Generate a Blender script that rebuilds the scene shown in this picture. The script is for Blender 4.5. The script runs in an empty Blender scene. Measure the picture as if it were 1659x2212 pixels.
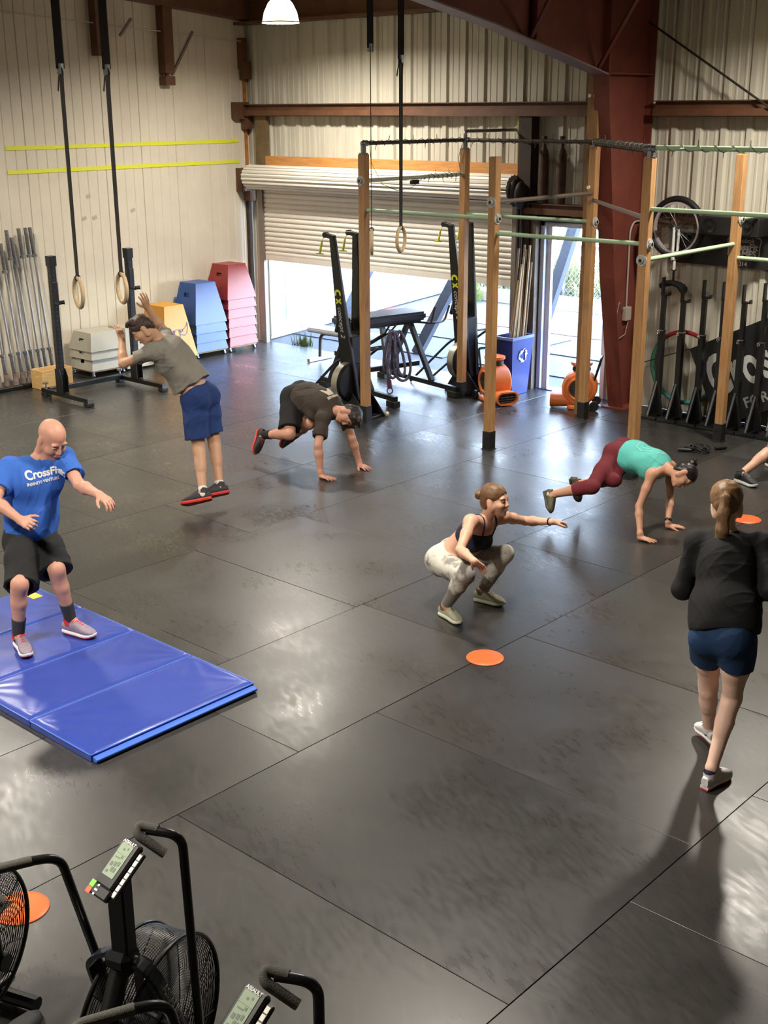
import bpy, bmesh, math, random
import numpy as np
from mathutils import Vector, Matrix
from mathutils.bvhtree import BVHTree
random.seed(7); rng = np.random.default_rng(7)
SC = bpy.context.scene; COL = SC.collection; PI = math.pi
# ---------------- camera (looking down from a mezzanine, 3.45 m up) ----------------
F_PX, PITCH, YAW, ROLL, CAM_H = 2651.4, 0.317061, 0.737408, 0.00459, 3.45
_fw = Vector((-math.sin(YAW)*math.cos(PITCH), math.cos(YAW)*math.cos(PITCH), -math.sin(PITCH)))
_r = Vector((math.cos(YAW), math.sin(YAW), 0)); _d = _fw.cross(_r)
CAM_R = (_r*math.cos(ROLL) + _d*math.sin(ROLL)).normalized()
CAM_D = (_d*math.cos(ROLL) - _r*math.sin(ROLL)).normalized()
cam = bpy.data.objects.new('camera', bpy.data.cameras.new('camera')); COL.objects.link(cam)
cam.matrix_world = Matrix.Translation((0, 0, CAM_H)) @ Matrix((CAM_R, -CAM_D, -_fw)).transposed().to_4x4()
cam.data.sensor_width = 36; cam.data.lens = F_PX/2212*36; cam.data.clip_end = 200
SC.camera = cam
# ---------------- sky, sun, exposure ----------------
SC.view_settings.view_transform = 'Standard'; SC.view_settings.look = 'None'
SC.view_settings.gamma = 1; SC.view_settings.use_curve_mapping = False
SC.view_settings.exposure = 0.0
w = bpy.data.worlds.new('sky'); SC.world = w; w.use_nodes = True
_n = w.node_tree.nodes; _bg = _n['Background']
_sky = _n.new('ShaderNodeTexSky'); _sky.sky_type = 'NISHITA'; _sky.sun_disc = False
_sky.sun_elevation = math.radians(52); _sky.sun_rotation = math.radians(150); _sky.altitude = 20
w.node_tree.links.new(_sky.outputs[0], _bg.inputs[0]); _bg.inputs[1].default_value = 9.0
_sl = bpy.data.lights.new('sun', 'SUN'); _sl.energy = 118.0; _sl.angle = 0.009; _sl.color = (.50, .70, 1.0)
sun = bpy.data.objects.new('sun', _sl); COL.objects.link(sun)
sun.rotation_euler = (math.radians(40), 0, math.radians(-28))   # high sun, over the roof towards the yard
try:
    SC.cycles.max_bounces = 7; SC.cycles.diffuse_bounces = 4; SC.cycles.glossy_bounces = 4
    SC.cycles.sample_clamp_indirect = 4.0; SC.cycles.caustics_reflective = False; SC.cycles.caustics_refractive = False
except Exception: pass
# ---------------- helpers ----------------
def lin(c):
    c = c/255 if c > 1 or isinstance(c, int) else c
    return c/12.92 if c <= .04045 else ((c+.055)/1.055)**2.4
def rgb(r, g, b): return (lin(r), lin(g), lin(b), 1)
MATS = {}
def mat(name, col=(128, 128, 128), rough=.55, metal=0, noise=0, nscale=8, bump=0, bscale=60, emit=0, spec=.5, col2=None, stretch=None, coat=0, alpha=1, sheen=0):
    if name in MATS: return MATS[name]
    m = bpy.data.materials.new(name); m.use_nodes = True; MATS[name] = m
    nt = m.node_tree; N = nt.nodes; L = nt.links; b = N['Principled BSDF']
    c = rgb(*col); b.inputs['Base Color'].default_value = c
    b.inputs['Roughness'].default_value = rough; b.inputs['Metallic'].default_value = metal
    b.inputs['Specular IOR Level'].default_value = spec
    if coat: b.inputs['Coat Weight'].default_value = coat; b.inputs['Coat Roughness'].default_value = .12
    if sheen: b.inputs['Sheen Weight'].default_value = sheen
    if alpha < 1: b.inputs['Alpha'].default_value = alpha
    if emit: b.inputs['Emission Color'].default_value = c; b.inputs['Emission Strength'].default_value = emit
    if noise or bump or col2:
        tc = N.new('ShaderNodeTexCoord'); mp = N.new('ShaderNodeMapping'); L.new(tc.outputs['Object'], mp.inputs[0])
        if stretch: mp.inputs['Scale'].default_value = stretch
        if noise or col2:
            nz = N.new('ShaderNodeTexNoise'); nz.inputs['Scale'].default_value = nscale; nz.inputs['Detail'].default_value = 6; nz.inputs['Roughness'].default_value = .62
            L.new(mp.outputs[0], nz.inputs['Vector'])
            rp = N.new('ShaderNodeValToRGB'); L.new(nz.outputs[0], rp.inputs[0])
            k = noise or .5
            lo = tuple(x*(1-k) for x in c[:3])+(1,); hi = tuple(min(1, x*(1+k)) for x in c[:3])+(1,)
            if col2: lo, hi = c, rgb(*col2)
            rp.color_ramp.elements[0].position = .32; rp.color_ramp.elements[1].position = .68
            rp.color_ramp.elements[0].color = lo; rp.color_ramp.elements[1].color = hi
            L.new(rp.outputs[0], b.inputs['Base Color'])
        if bump:
            n2 = N.new('ShaderNodeTexNoise'); n2.inputs['Scale'].default_value = bscale; n2.inputs['Detail'].default_value = 3
            L.new(mp.outputs[0], n2.inputs['Vector'])
            bp = N.new('ShaderNodeBump'); bp.inputs['Strength'].default_value = bump; bp.inputs['Distance'].default_value = .01
            L.new(n2.outputs[0], bp.inputs['Height']); L.new(bp.outputs[0], b.inputs['Normal'])
    return m
V = Vector
def frame_of(d, up=(0, 0, 1)):
    d = V(d).normalized(); u = V(up)
    if abs(d.dot(u.normalized())) > .985: u = V((0, 1, 0)) if abs(d.y) < .9 else V((1, 0, 0))
    x = u.cross(d).normalized(); y = d.cross(x).normalized(); return x, y, d
class MB:
    def __init__(s): s.v = []; s.f = []
    def add(s, vs, fs):
        o = len(s.v); s.v += [tuple(p) for p in vs]; s.f += [tuple(i+o for i in q) for q in fs]; return s
    def box(s, c, size, rot=None, taper=1.0):
        hx, hy, hz = size[0]/2, size[1]/2, size[2]/2
        vs = [V((x*hx*(taper if z > 0 else 1), y*hy*(taper if z > 0 else 1), z*hz)) for z in (-1, 1) for x, y in ((-1, -1), (1, -1), (1, 1), (-1, 1))]
        if rot is not None:
            R = rot if isinstance(rot, Matrix) else Matrix.Rotation(rot, 3, 'Z'); vs = [R @ v for v in vs]
        c = V(c); return s.add([v+c for v in vs], [(3, 2, 1, 0), (4, 5, 6, 7), (0, 1, 5, 4), (1, 2, 6, 5), (2, 3, 7, 6), (3, 0, 4, 7)])
    def mm(s, lo, hi): return s.box([(a+b)/2 for a, b in zip(lo, hi)], [b-a for a, b in zip(lo, hi)])
    def beam(s, a, b, w, h, up=(0, 0, 1), w2=None, h2=None):
        a, b = V(a), V(b); x, y, d = frame_of(b-a, up); w2 = w2 or w; h2 = h2 or h
        vs = [p+x*sx*ww/2+y*sy*hh/2 for p, ww, hh in ((a, w, h), (b, w2, h2)) for sx, sy in ((-1, -1), (1, -1), (1, 1), (-1, 1))]
        return s.add(vs, [(3, 2, 1, 0), (4, 5, 6, 7), (0, 1, 5, 4), (1, 2, 6, 5), (2, 3, 7, 6), (3, 0, 4, 7)])
    def tube(s, pts, r, n=10, closed=False, caps=True, rx=None):
        P = [V(p) for p in pts]; k = len(P); rs = r if isinstance(r, (list, tuple)) else [r]*k
        T = []
        for i in range(k):
            a = P[i-1] if i or closed else P[i]; b = P[(i+1) % k] if i < k-1 or closed else P[i]; T.append((b-a).normalized())
        x, y, _ = frame_of(T[0]); vs = []
        for i in range(k):
            x = (x-T[i]*x.dot(T[i])).normalized(); y = T[i].cross(x)
            for j in range(n):
                a = 2*PI*j/n; vs.append(P[i]+x*math.cos(a)*rs[i]*(rx or 1)+y*math.sin(a)*rs[i])
        fs = []
        for i in range(k if closed else k-1):
            a, b = i*n, ((i+1) % k)*n
            for j in range(n): fs.append((a+j, a+(j+1) % n, b+(j+1) % n, b+j))
        if caps and not closed: fs += [tuple(range(n-1, -1, -1)), tuple(range((k-1)*n, k*n))]
        return s.add(vs, fs)
    def cyl(s, a, b, r, r2=None, n=16): return s.tube([a, b], [r, r if r2 is None else r2], n)
    def lathe(s, prof, o=(0, 0, 0), axis=(0, 0, 1), n=24, closed=False):
        o = V(o); x, y, d = frame_of(axis); k = len(prof); vs = []
        for r, z in prof:
            for j in range(n):
                a = 2*PI*j/n; vs.append(o+d*z+(x*math.cos(a)+y*math.sin(a))*max(r, 1e-4))
        fs = []
        for i in range(k if closed else k-1):
            for j in range(n):
                q = (i+1) % k; fs.append((i*n+j, i*n+(j+1) % n, q*n+(j+1) % n, q*n+j))
        return s.add(vs, fs)
    def prism(s, poly, o, u, v, depth):          # poly in (u,v), extruded along u x v
        o, u, v = V(o), V(u), V(v); w_ = u.cross(v).normalized()*depth; n = len(poly)
        vs = [o+u*a+v*b for a, b in poly]+[o+u*a+v*b+w_ for a, b in poly]
        return s.add(vs, [tuple(range(n-1, -1, -1)), tuple(range(n, 2*n))]+[(i, (i+1) % n, n+(i+1) % n, n+i) for i in range(n)])
    def torus(s, c, axis, R_, r, n=40, m=10, sx=1, sy=1):
        c = V(c); x, y, d = frame_of(axis)
        return s.tube([c+x*math.cos(2*PI*i/n)*R_*sx+y*math.sin(2*PI*i/n)*R_*sy for i in range(n)], r, m, closed=True)
    def ball(s, c, r, n=12, m=8, R=None):
        c = V(c); r = r if isinstance(r, (tuple, list)) else (r, r, r); vs = []
        for i in range(m+1):
            t = PI*i/m
            for j in range(n):
                p = V((math.sin(t)*math.cos(2*PI*j/n)*r[0], math.sin(t)*math.sin(2*PI*j/n)*r[1], math.cos(t)*r[2])); vs.append(c+(R @ p if R else p))
        return s.add(vs, [(i*n+j, (i+1)*n+j, (i+1)*n+(j+1) % n, i*n+(j+1) % n) for i in range(m) for j in range(n)])
    def mesh(s, name, m, bevel=0, angle=35, seg=1):
        me = bpy.data.meshes.new(name); me.from_pydata(s.v, [], s.f)
        bm = bmesh.new(); bm.from_mesh(me); bmesh.ops.remove_doubles(bm, verts=bm.verts, dist=1e-5); bmesh.ops.recalc_face_normals(bm, faces=bm.faces)
        if bevel:
            es = [e for e in bm.edges if len(e.link_faces) == 2 and e.calc_face_angle(0) > math.radians(30)]
            bmesh.ops.bevel(bm, geom=es, offset=bevel, segments=seg, affect='EDGES', clamp_overlap=True)
        bm.to_mesh(me); bm.free(); me.materials.append(m)
        me.shade_smooth(); me.set_sharp_from_angle(angle=math.radians(angle)); return me
    def build(s, name, m, parent=None, bevel=0, angle=35, seg=1): return place(name, s.mesh(name, m, bevel, angle, seg), parent)
def place(name, me, parent=None):
    o = bpy.data.objects.new(name, me); COL.objects.link(o)
    if parent is not None:
        o.parent = parent
        if parent.get('_abs'): o.matrix_parent_inverse = Matrix.Translation(-parent.location)
    return o
def tag(o, label=None, cat=None, group=None, kind=None):
    for k, x in (('label', label), ('category', cat), ('group', group), ('kind', kind)):
        if x: o[k] = x
    return o
def thing(name, label, cat, loc=(0, 0, 0), rz=0, group=None, world=True):
    """an Empty at the thing's base; world=True: its parts are modelled in world coordinates"""
    o = bpy.data.objects.new(name, None); COL.objects.link(o); o.location = loc; o.empty_display_size = .1
    if world: o['_abs'] = 1
    else: o.rotation_euler = (0, 0, rz)
    return tag(o, label, cat, group)
KIDS = {}
def copy_thing(root, label=None, loc=None, rz=None):
    def rec(o, par):
        c = o.copy(); COL.objects.link(c)
        if par is not None: c.parent = par
        for ch in list(o.children): rec(ch, c)
        return c
    c = rec(root, None)
    if label: c['label'] = label
    if loc is not None: c.location = loc
    if rz is not None: c.rotation_euler = (0, 0, rz)
    return c
def struct(name, mb, m, parent=None, bevel=0):
    o = mb.build(name, m, parent, bevel)
    if parent is None: o['kind'] = 'structure'
    return o
def bend(pts, r=.05, n=5):
    """polyline with rounded corners"""
    P = [V(p) for p in pts]; out = [P[0]]
    for i in range(1, len(P)-1):
        a, b, c = P[i-1], P[i], P[i+1]; d1 = (a-b); d2 = (c-b); q = min(r, d1.length*.49, d2.length*.49)
        p0 = b+d1.normalized()*q; p2 = b+d2.normalized()*q
        for k in range(n+1):
            t = k/n; out.append(p0*(1-t)**2+b*2*t*(1-t)+p2*t*t)
    out.append(P[-1]); return out
def text_mesh(txt, size, cuts=0, extrude=0, bold=0, shear=0):
    cu = bpy.data.curves.new('txt', 'FONT'); cu.body = txt; cu.size = size; cu.extrude = extrude; cu.align_x = 'CENTER'; cu.align_y = 'CENTER'; cu.offset = bold; cu.shear = shear; cu.resolution_u = 4
    o = bpy.data.objects.new('txt', cu); COL.objects.link(o); dg = bpy.context.evaluated_depsgraph_get()
    me = bpy.data.meshes.new_from_object(o.evaluated_get(dg)); bpy.data.objects.remove(o)
    if cuts:
        bm = bmesh.new(); bm.from_mesh(me)
        for _ in range(cuts): bmesh.ops.triangulate(bm, faces=bm.faces); bmesh.ops.subdivide_edges(bm, edges=[e for e in bm.edges if e.calc_length() > size*.12], cuts=1)
        bmesh.ops.triangulate(bm, faces=bm.faces); bm.to_mesh(me); bm.free()
    return me
def set_text(name, txt, size, o, u, v, m, parent, bold=0, shear=0, extrude=.0008, sx=1, left=False):
    """lettering lying in the plane (o,u,v)"""
    me = text_mesh(txt, size, extrude=extrude, bold=bold, shear=shear); u, v = V(u).normalized(), V(v).normalized(); n = u.cross(v); x0 = min(q.co.x for q in me.vertices) if left else 0
    for q in me.vertices: q.co.x -= x0
    for q in me.vertices: q.co = V(o)+u*q.co.x*sx+v*q.co.y+n*(q.co.z+.0012)
    me.materials.clear(); me.materials.append(m); return place(name, me, parent)
# ---------------- materials ----------------
M_rubber = None
def floor_mat(name, base, rlo, rhi, seed):
    m = bpy.data.materials.new(name); m.use_nodes = True; nt = m.node_tree; N = nt.nodes; L = nt.links; b = N['Principled BSDF']
    tc = N.new('ShaderNodeTexCoord'); mp = N.new('ShaderNodeMapping'); L.new(tc.outputs['Object'], mp.inputs[0]); mp.inputs['Location'].default_value = (seed, seed*.7, 0)
    def nz(scale, det, rough=.6, vec=None):
        n = N.new('ShaderNodeTexNoise'); n.inputs['Scale'].default_value = scale; n.inputs['Detail'].default_value = det; n.inputs['Roughness'].default_value = rough
        L.new(vec or mp.outputs[0], n.inputs['Vector']); return n.outputs[0]
    def ramp(x, p0, p1, c0, c1):
        r = N.new('ShaderNodeValToRGB'); r.color_ramp.elements[0].position = p0; r.color_ramp.elements[1].position = p1
        r.color_ramp.elements[0].color = c0; r.color_ramp.elements[1].color = c1; L.new(x, r.inputs[0]); return r.outputs[0]
    g = lambda x: (x, x, x, 1)
    big = ramp(nz(.7, 5), .3, .72, tuple(x*.75 for x in base[:3])+(1,), tuple(x*1.3 for x in base[:3])+(1,))
    # scuffs: smeared pale marks in two directions
    def smear(rot, sc, seed_):
        r_ = N.new('ShaderNodeMapping'); L.new(tc.outputs['Object'], r_.inputs[0]); r_.inputs['Rotation'].default_value = (0, 0, rot); r_.inputs['Location'].default_value = (seed_, seed_*2.1, 0)
        q = N.new('ShaderNodeVectorMath'); q.operation = 'MULTIPLY'; L.new(r_.outputs[0], q.inputs[0]); q.inputs[1].default_value = sc
        return nz(1.0, 4, .6, q.outputs[0])
    scr = ramp(smear(.75, (3.2, 26, 1), seed), .55, .78, g(0), g(1)); scr2 = ramp(smear(-.35, (2.6, 34, 1), seed+5), .57, .8, g(0), g(1))
    dust = ramp(nz(1.3, 5, .55), .3, .95, g(0), g(1))
    def mix(fac, a, c, k):
        mu = N.new('ShaderNodeMath'); mu.operation = 'MULTIPLY'; L.new(fac, mu.inputs[0]); mu.inputs[1].default_value = k
        x = N.new('ShaderNodeMixRGB'); L.new(mu.outputs[0], x.inputs[0]); L.new(a, x.inputs[1]); x.inputs[2].default_value = c; return x.outputs[0]
    pale = tuple(x*3.2 for x in base[:3])+(1,)
    col = mix(dust, mix(scr2, mix(scr, big, pale, .16), pale, .13), pale, .24)
    L.new(col, b.inputs['Base Color'])
    ra = N.new('ShaderNodeMath'); ra.operation = 'ADD'; L.new(nz(1.6, 3, .5), ra.inputs[0]); rb = N.new('ShaderNodeMath'); rb.operation = 'MULTIPLY'; L.new(smear(.4, (9, 30, 1), seed+2), rb.inputs[0]); rb.inputs[1].default_value = .8; L.new(rb.outputs[0], ra.inputs[1])
    rr = ramp(ra.outputs[0], .55, 1.25, g(rlo), g(rhi)); L.new(rr, b.inputs['Roughness'])
    b.inputs['Specular IOR Level'].default_value = .2; b.inputs['Coat Weight'].default_value = .9; b.inputs['Coat IOR'].default_value = 1.3; L.new(rr, b.inputs['Coat Roughness'])
    bp = N.new('ShaderNodeBump'); bp.inputs['Strength'].default_value = .16; bp.inputs['Distance'].default_value = .004
    L.new(nz(14, 4), bp.inputs['Height']); L.new(bp.outputs[0], b.inputs['Normal']); return m
M_mats = [floor_mat('rubber_%d' % i, tuple(x*k for x in rgb(47, 46, 44)[:3])+(1,), .22, .36, i*7.3) for i, k in enumerate((.85, 1.0, 1.12, 1.25))]
def wood_mat(name, c, c2, sc=(14, 14, 1.2)):
    return mat(name, c, .6, col2=c2, nscale=3.2, stretch=sc, bump=.12, bscale=20)
M_wood = wood_mat('fir', (156, 114, 70), (186, 142, 94)); M_wood2 = wood_mat('aged_fir', (122, 90, 54), (156, 116, 70))
M_plank = wood_mat('header_wood', (176, 118, 62), (206, 150, 86), (1.2, 14, 14))
M_brown = mat('brown_steel', (96, 62, 40), .6, noise=.25, nscale=5, bump=.1)
M_red = mat('red_oxide', (112, 54, 42), .62, noise=.18, nscale=4)
M_redl = mat('red_flange', (126, 104, 108), .5, noise=.1)
M_cream = mat('cream_wall', (214, 206, 187), .5, noise=.05, nscale=2.0)
M_tin = mat('tin_wall', (196, 192, 176), .42, noise=.10, nscale=2.5, stretch=(1, 1, .25))
M_black = mat('black_powder', (17, 17, 18), .38, spec=.5)
M_blackr = mat('black_rubber', (16, 16, 16), .6)
M_chrome = mat('chrome', (200, 200, 205), .22, metal=1)
M_steel = mat('grey_steel', (140, 142, 146), .35, metal=.9, noise=.12, nscale=30)
M_green = mat('mint_pipe', (168, 196, 160), .45)
M_pipe = mat('weathered_pipe', (120, 104, 92), .5, metal=.4)
M_white = mat('white_paint', (232, 232, 228), .5)
M_dark = mat('dark_wood', (48, 34, 26), .7, noise=.3)
# ---------------- floor: rubber mats laid 4 x 6 ft ----------------
BY, LX = 12.95, -14.5          # back wall plane, left wall plane
b = MB(); b.mm((-14.7, -4, -.12), (4, 13.0, -.016)); floor = struct('floor', b, mat('slab', (60, 58, 56), .8))
def rows(y0, ln, lo=-1.5, hi=12.97):
    ys = [y0+k*ln for k in range(-12, 13)]; ys = [y for y in ys if lo < y < hi-.3]; return [lo]+ys+[hi]
strips = [(-14.5, -12.39, rows(10.70, 1.22)), (-12.39, -10.56, rows(7.72, 1.83)), (-10.56, -8.73, rows(7.17, 1.21)), (-8.73, -7.56, rows(6.6, 1.83)),
          (-7.56, -5.73, rows(6.0, 1.205)), (-5.73, -4.51, rows(4.24, 1.83)), (-4.51, -2.39, rows(6.40, 1.515)), (-2.39, -.56, rows(4.29, 1.22)), (-.56, 1.27, rows(3.5, 1.22)), (1.27, 3.1, rows(2.9, 1.22))]
gi = 0
for x0, x1, ys in strips:
    for y0, y1 in zip(ys[:-1], ys[1:]):
        b = MB(); g_ = .0022; b.mm((x0+g_, y0+g_, -.016), (x1-g_, y1-g_, random.uniform(-.0008, .0004)))
        o = b.build('rubber_mat', M_mats[(gi*5+int(x0*3)) % 4], floor, bevel=.0012); gi += 1
# ---------------- left wall: flush cream liner panels with vertical grooves ----------------
b = MB(); b.mm((LX-.12, -4, -.1), (LX-.03, BY+.2, 6.6)); wall_left = struct('wall_left', b, M_cream)
y = 3.0
while y < 12.8:
    y1 = min(y+.612, BY)
    prof = []; step = (y1-y)/4
    for k in range(4):
        a = y+k*step; d = .016 if k == 0 else .009
        prof += [(a+.002, -d), (a+.012, 0), (a+step-.004, 0)]
    prof += [(y1-.002, -.016)]
    b = MB(); n = len(prof)
    vs = [(LX+px, py, z) for z in (0.0, 6.2) for py, px in prof]
    b.add(vs, [(i, i+1, n+i+1, n+i) for i in range(n-1)]); b.build('panel', M_cream, wall_left, angle=20); y = y1
b = MB(); b.mm((LX-.02, -4, 0), (LX, 3.0, 6.2)); b.build('panel', M_cream, wall_left)
# strips of yellow tape: throw targets at 9 and 10 ft
M_tape = mat('yellow_tape', (222, 226, 60), .45)
for z0, z1 in ((2.995, 3.01), (2.70, 2.715)):
    b = MB(); n = 40
    for k in range(n):
        ya, yb = 8.83+3.92*k/n, 8.83+3.92*(k+1)/n; za, zb = z0+(z1-z0)*k/n, z0+(z1-z0)*(k+1)/n
        b.box((LX+.006, (ya+yb)/2, (za+zb)/2), (.004, yb-ya, .05))
    b.build('tape_strip', M_tape, wall_left)
b = MB()
for yy, zz in ((9.93, 2.06), (10.1, 2.06), (10.75, 2.12), (10.02, 2.35)): b.box((LX+.004, yy, zz), (.004, .07, .045), Matrix.Rotation(.35, 3, 'X'))
b.build('scuff_mark', mat('scuff', (176, 172, 164), .6), wall_left)
# ---------------- back wall: ribbed metal sheets ----------------
b = MB(); b.mm((-14.6, BY+.06, 2.66), (4, BY+.09, 6.6)); wall_back = struct('wall_back', b, M_tin)
for x0, x1, z0 in ((-9.42, -9.04, 0), (-8.06, 4.0, 0)):
    b = MB(); b.mm((x0, BY+.06, z0), (x1, BY+.09, 2.7)); b.build('sheet_backing', M_tin, wall_back)
b = MB(); b.mm((-9.04, BY+.06, 2.12), (-8.06, BY+.09, 2.7)); b.build('sheet_backing', M_tin, wall_back)
def rib_sheet(x0, x1, z0, z1):
    px = []; x = x0; pitch = .305
    k0 = math.floor(x0/pitch)-1
    for k in range(k0, k0+60):
        c = k*pitch
        for dx, dy in ((-.052, 0), (-.03, -.034), (.03, -.034), (.052, 0), (.085, 0), (.095, -.007), (.112, -.007), (.122, 0), (.183, 0), (.193, -.007), (.21, -.007), (.22, 0)): px.append((c+dx, BY+.035+dy))
    px = [p for p in px if x0 < p[0] < x1]
    px = [(x0, BY+.035)]+px+[(x1, BY+.035)]; n = len(px)
    b = MB(); b.add([(a, yy, z) for z in (z0, z1) for a, yy in px], [(i, i+1, n+i+1, n+i) for i in range(n-1)])
    return b.build('metal_sheet', M_tin, wall_back, angle=15)
xs = [-14.5, -13.6, -12.69, -11.775, -10.86, -9.945, -9.42]
for a, c in zip(xs[:-1], xs[1:]): rib_sheet(a, c, 2.68, 5.6)
rib_sheet(-9.42, -9.04, 0, 5.6); rib_sheet(-9.04, -8.06, 2.12, 5.6)
x = -8.06
while x < 3.5: rib_sheet(x, x+.915, 0, 5.6); x += .915
rib_sheet(-14.5, -14.16, 0, 2.68)
# roof, far walls behind and beside the camera (they hold the lamp light in)
zr = lambda yy: 5.0+(12.9-yy)*.084
b = MB(); b.add([(-14.7, 13.1, zr(13.1)), (4.2, 13.1, zr(13.1)), (4.2, -4, zr(-4)), (-14.7, -4, zr(-4))], [(0, 1, 2, 3)])
ceiling = struct('ceiling', b, mat('roof_tin', (150, 146, 138), .6))
for k in range(12):
    yy = 13-k*1.4; b = MB(); b.beam((-14.5, yy, zr(yy)-.02), (4, yy, zr(yy)-.02), .9, .02); b.build('roof_sheet', mat('roof_tin'), ceiling)
b = MB(); b.mm((4.0, -4, -.1), (4.1, 13.1, 6.6)); struct('wall_right', b, M_cream)
b = MB(); b.mm((-14.7, -4.1, -.1), (4.1, -4.0, 6.6)); struct('wall_front', b, M_cream)
# mezzanine the photographer stands on, behind the lens
b = MB(); b.mm((-1.2, -3.9, 1.75), (3.9, -.45, 1.95)); struct('trim_1', b, M_wood2)
# ---------------- steel: girts, eave strut, gable rafter, purlins ----------------
def zgirt(z0, z1, x0, x1, n):
    b = MB(); yb = BY-.02
    b.mm((x0, yb-.16, z1-.012), (x1, yb, z1)); b.mm((x0, yb-.008, z0), (x1, yb, z1)); b.mm((x0, yb-.16, z0), (x1, yb-.152, z0+.085)); b.mm((x0, yb-.16, z0), (x1, yb-.05, z0+.01))
    b.mm((x0, yb-.10, z0), (x1, yb-.092, z1))
    return struct('trim_%d' % n, b, M_brown)
zgirt(3.36, 3.53, -14.48, -7.8, 2); zgirt(3.36, 3.53, -7.5, 3.9, 3)
zgirt(2.20, 2.34, -9.25, -7.8, 4); zgirt(2.20, 2.34, -7.5, 3.9, 5)
b = MB(); b.mm((-14.48, BY-.22, 4.62), (3.9, BY-.02, 4.66)); b.mm((-14.48, BY-.06, 4.62), (3.9, BY-.02, 4.95)); struct('trim_6', b, M_brown)
for i, yy in enumerate((11.0, 9.4, 7.8, 6.2)):
    b = MB(); zz = zr(yy); b.mm((-14.48, yy-.005, zz-.27), (3.9, yy+.005, zz-.03)); b.mm((-14.48, yy-.08, zz-.28), (3.9, yy, zz-.265)); struct('trim_%d' % (7+i), b, M_brown)
b = MB(); b.beam((LX+.12, BY-.05, zr(12.9)-.12), (LX+.12, -3.9, zr(-3.9)-.12), .22, .40); struct('trim_11', b, M_brown)   # gable rafter
b = MB()
for yy, z0 in ((10.32, 4.14), (11.42, 3.94)): b.mm((LX+.01, yy-.08, z0), (LX+.16, yy+.08, zr(yy)-.2))
b.mm((LX+.01, 11.34, 3.78), (LX+.16, 11.5, 3.9)); b.cyl((LX+.08, 11.42, 3.88), (LX+.08, 11.42, 4.0), .03)
struct('trim_12', b, M_brown)
b = MB(); b.beam((LX+.1, 11.5, 3.92), (LX+.1, 11.9, 4.5), .03, .03); b.beam((LX+.1, 10.65, 4.4), (LX+.1, 10.85, 4.62), .03, .03); struct('trim_13', b, mat('grey_rod', (120, 110, 104), .5))
b = MB()
for z0, z1, d in ((4.02, 4.45, .10), (3.32, 3.56, .26), (2.28, 2.62, .22)):
    b.mm((LX+.0, BY-d-.05, z0), (LX+.12, BY-.06, z1)); b.mm((LX+.02, BY-.14, z0-.14), (LX+.16, BY-.03, z0+.1))
struct('trim_14', b, M_brown)
b = MB(); b.mm((LX+.0, BY-.07, 2.5), (LX+.035, BY-.03, 4.4)); struct('trim_15', b, mat('foam_strip', (176, 112, 50), .8, noise=.3, nscale=20))
b = MB(); b.mm((LX+.0, BY-.09, 0), (LX+.07, BY-.03, 2.4)); struct('trim_16', b, M_dark)
b = MB(); b.tube([(LX+.09, 12.85, 4.40), (LX+.09, 11, 4.5), (LX+.09, 8.9, 4.62), (LX+.09, 5, 4.9)], .008); tag(b.build('wall_cable', mat('pale_cable', (196, 188, 170), .5)), 'pale cable strung along the top of the cream wall below the rafter', 'cable')
# main frame: tapered column and haunched rafter, red oxide
cx = -7.67; inner = [(0, 12.62), (1.6, 12.28), (3.81, 11.95)]; yo = BY-.05
b = MB()
pts = [(12.62, 0), (12.28, 1.6), (11.95, 3.81), (9.95, 4.22), (9.0, 4.38), (5.0, 5.02), (-3.9, 5.75), (-3.9, zr(-3.9)-.06), (yo, zr(yo)-.06), (yo, 0)]
b.prism(pts, (cx-.006, 0, 0), (0, 1, 0), (0, 0, 1), .012); struct('trim_17', b, M_red)
b = MB()
for (ya, za), (yb_, zb) in (((12.62, 0), (12.28, 1.6)), ((12.28, 1.6), (11.95, 3.81)), ((11.95, 3.81), (11.95, 4.8))): b.beam((cx, ya, za), (cx, yb_, zb), .2, .014, up=(0, 1, 0))
b.mm((cx-.1, yo-.014, 0), (cx+.1, yo, 4.8)); b.mm((cx-.16, 12.55, 0), (cx+.16, BY-.03, .02))
b.mm((cx-.1, 11.95, 3.80), (cx+.1, yo, 3.815)); b.mm((cx-.1, 10.6, 4.1), (cx-.0, 10.62, 4.9)); b.mm((cx, 10.6, 4.1), (cx+.1, 10.62, 4.9))
struct('trim_18', b, M_red)
b = MB()
for (ya, za), (yb_, zb) in (((11.97, 3.80), (9.95, 4.22)), ((9.95, 4.22), (9.0, 4.38)), ((9.0, 4.38), (5.0, 5.02)), ((5.0, 5.02), (-3.9, 5.75))): b.beam((cx, ya, za-.008), (cx, yb_, zb-.008), .2, .016, up=(0, 0, 1))
struct('trim_19', b, M_redl)
b = MB()
b.beam((cx+.06, 11.8, 3.86), (cx+1.1, 11.2, 4.85), .035, .035); b.beam((cx+.06, 10.55, 4.1), (cx+1.0, 10.0, 4.95), .035, .035); b.beam((cx+.02, 10.62, 4.11), (cx+.12, 10.60, 4.95), .02, .02)
struct('trim_20', b, M_red)
b = MB(); b.tube([(cx+.1, BY-.25, 4.35), (-5.6, BY-.2, 3.15), (-3.5, BY-.2, 2.0)], .012); tag(b.build('brace_rod', mat('dark_rod', (40, 34, 30), .5)), 'thin dark brace rod slanting down the ribbed wall right of the red column', 'rod')
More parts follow.
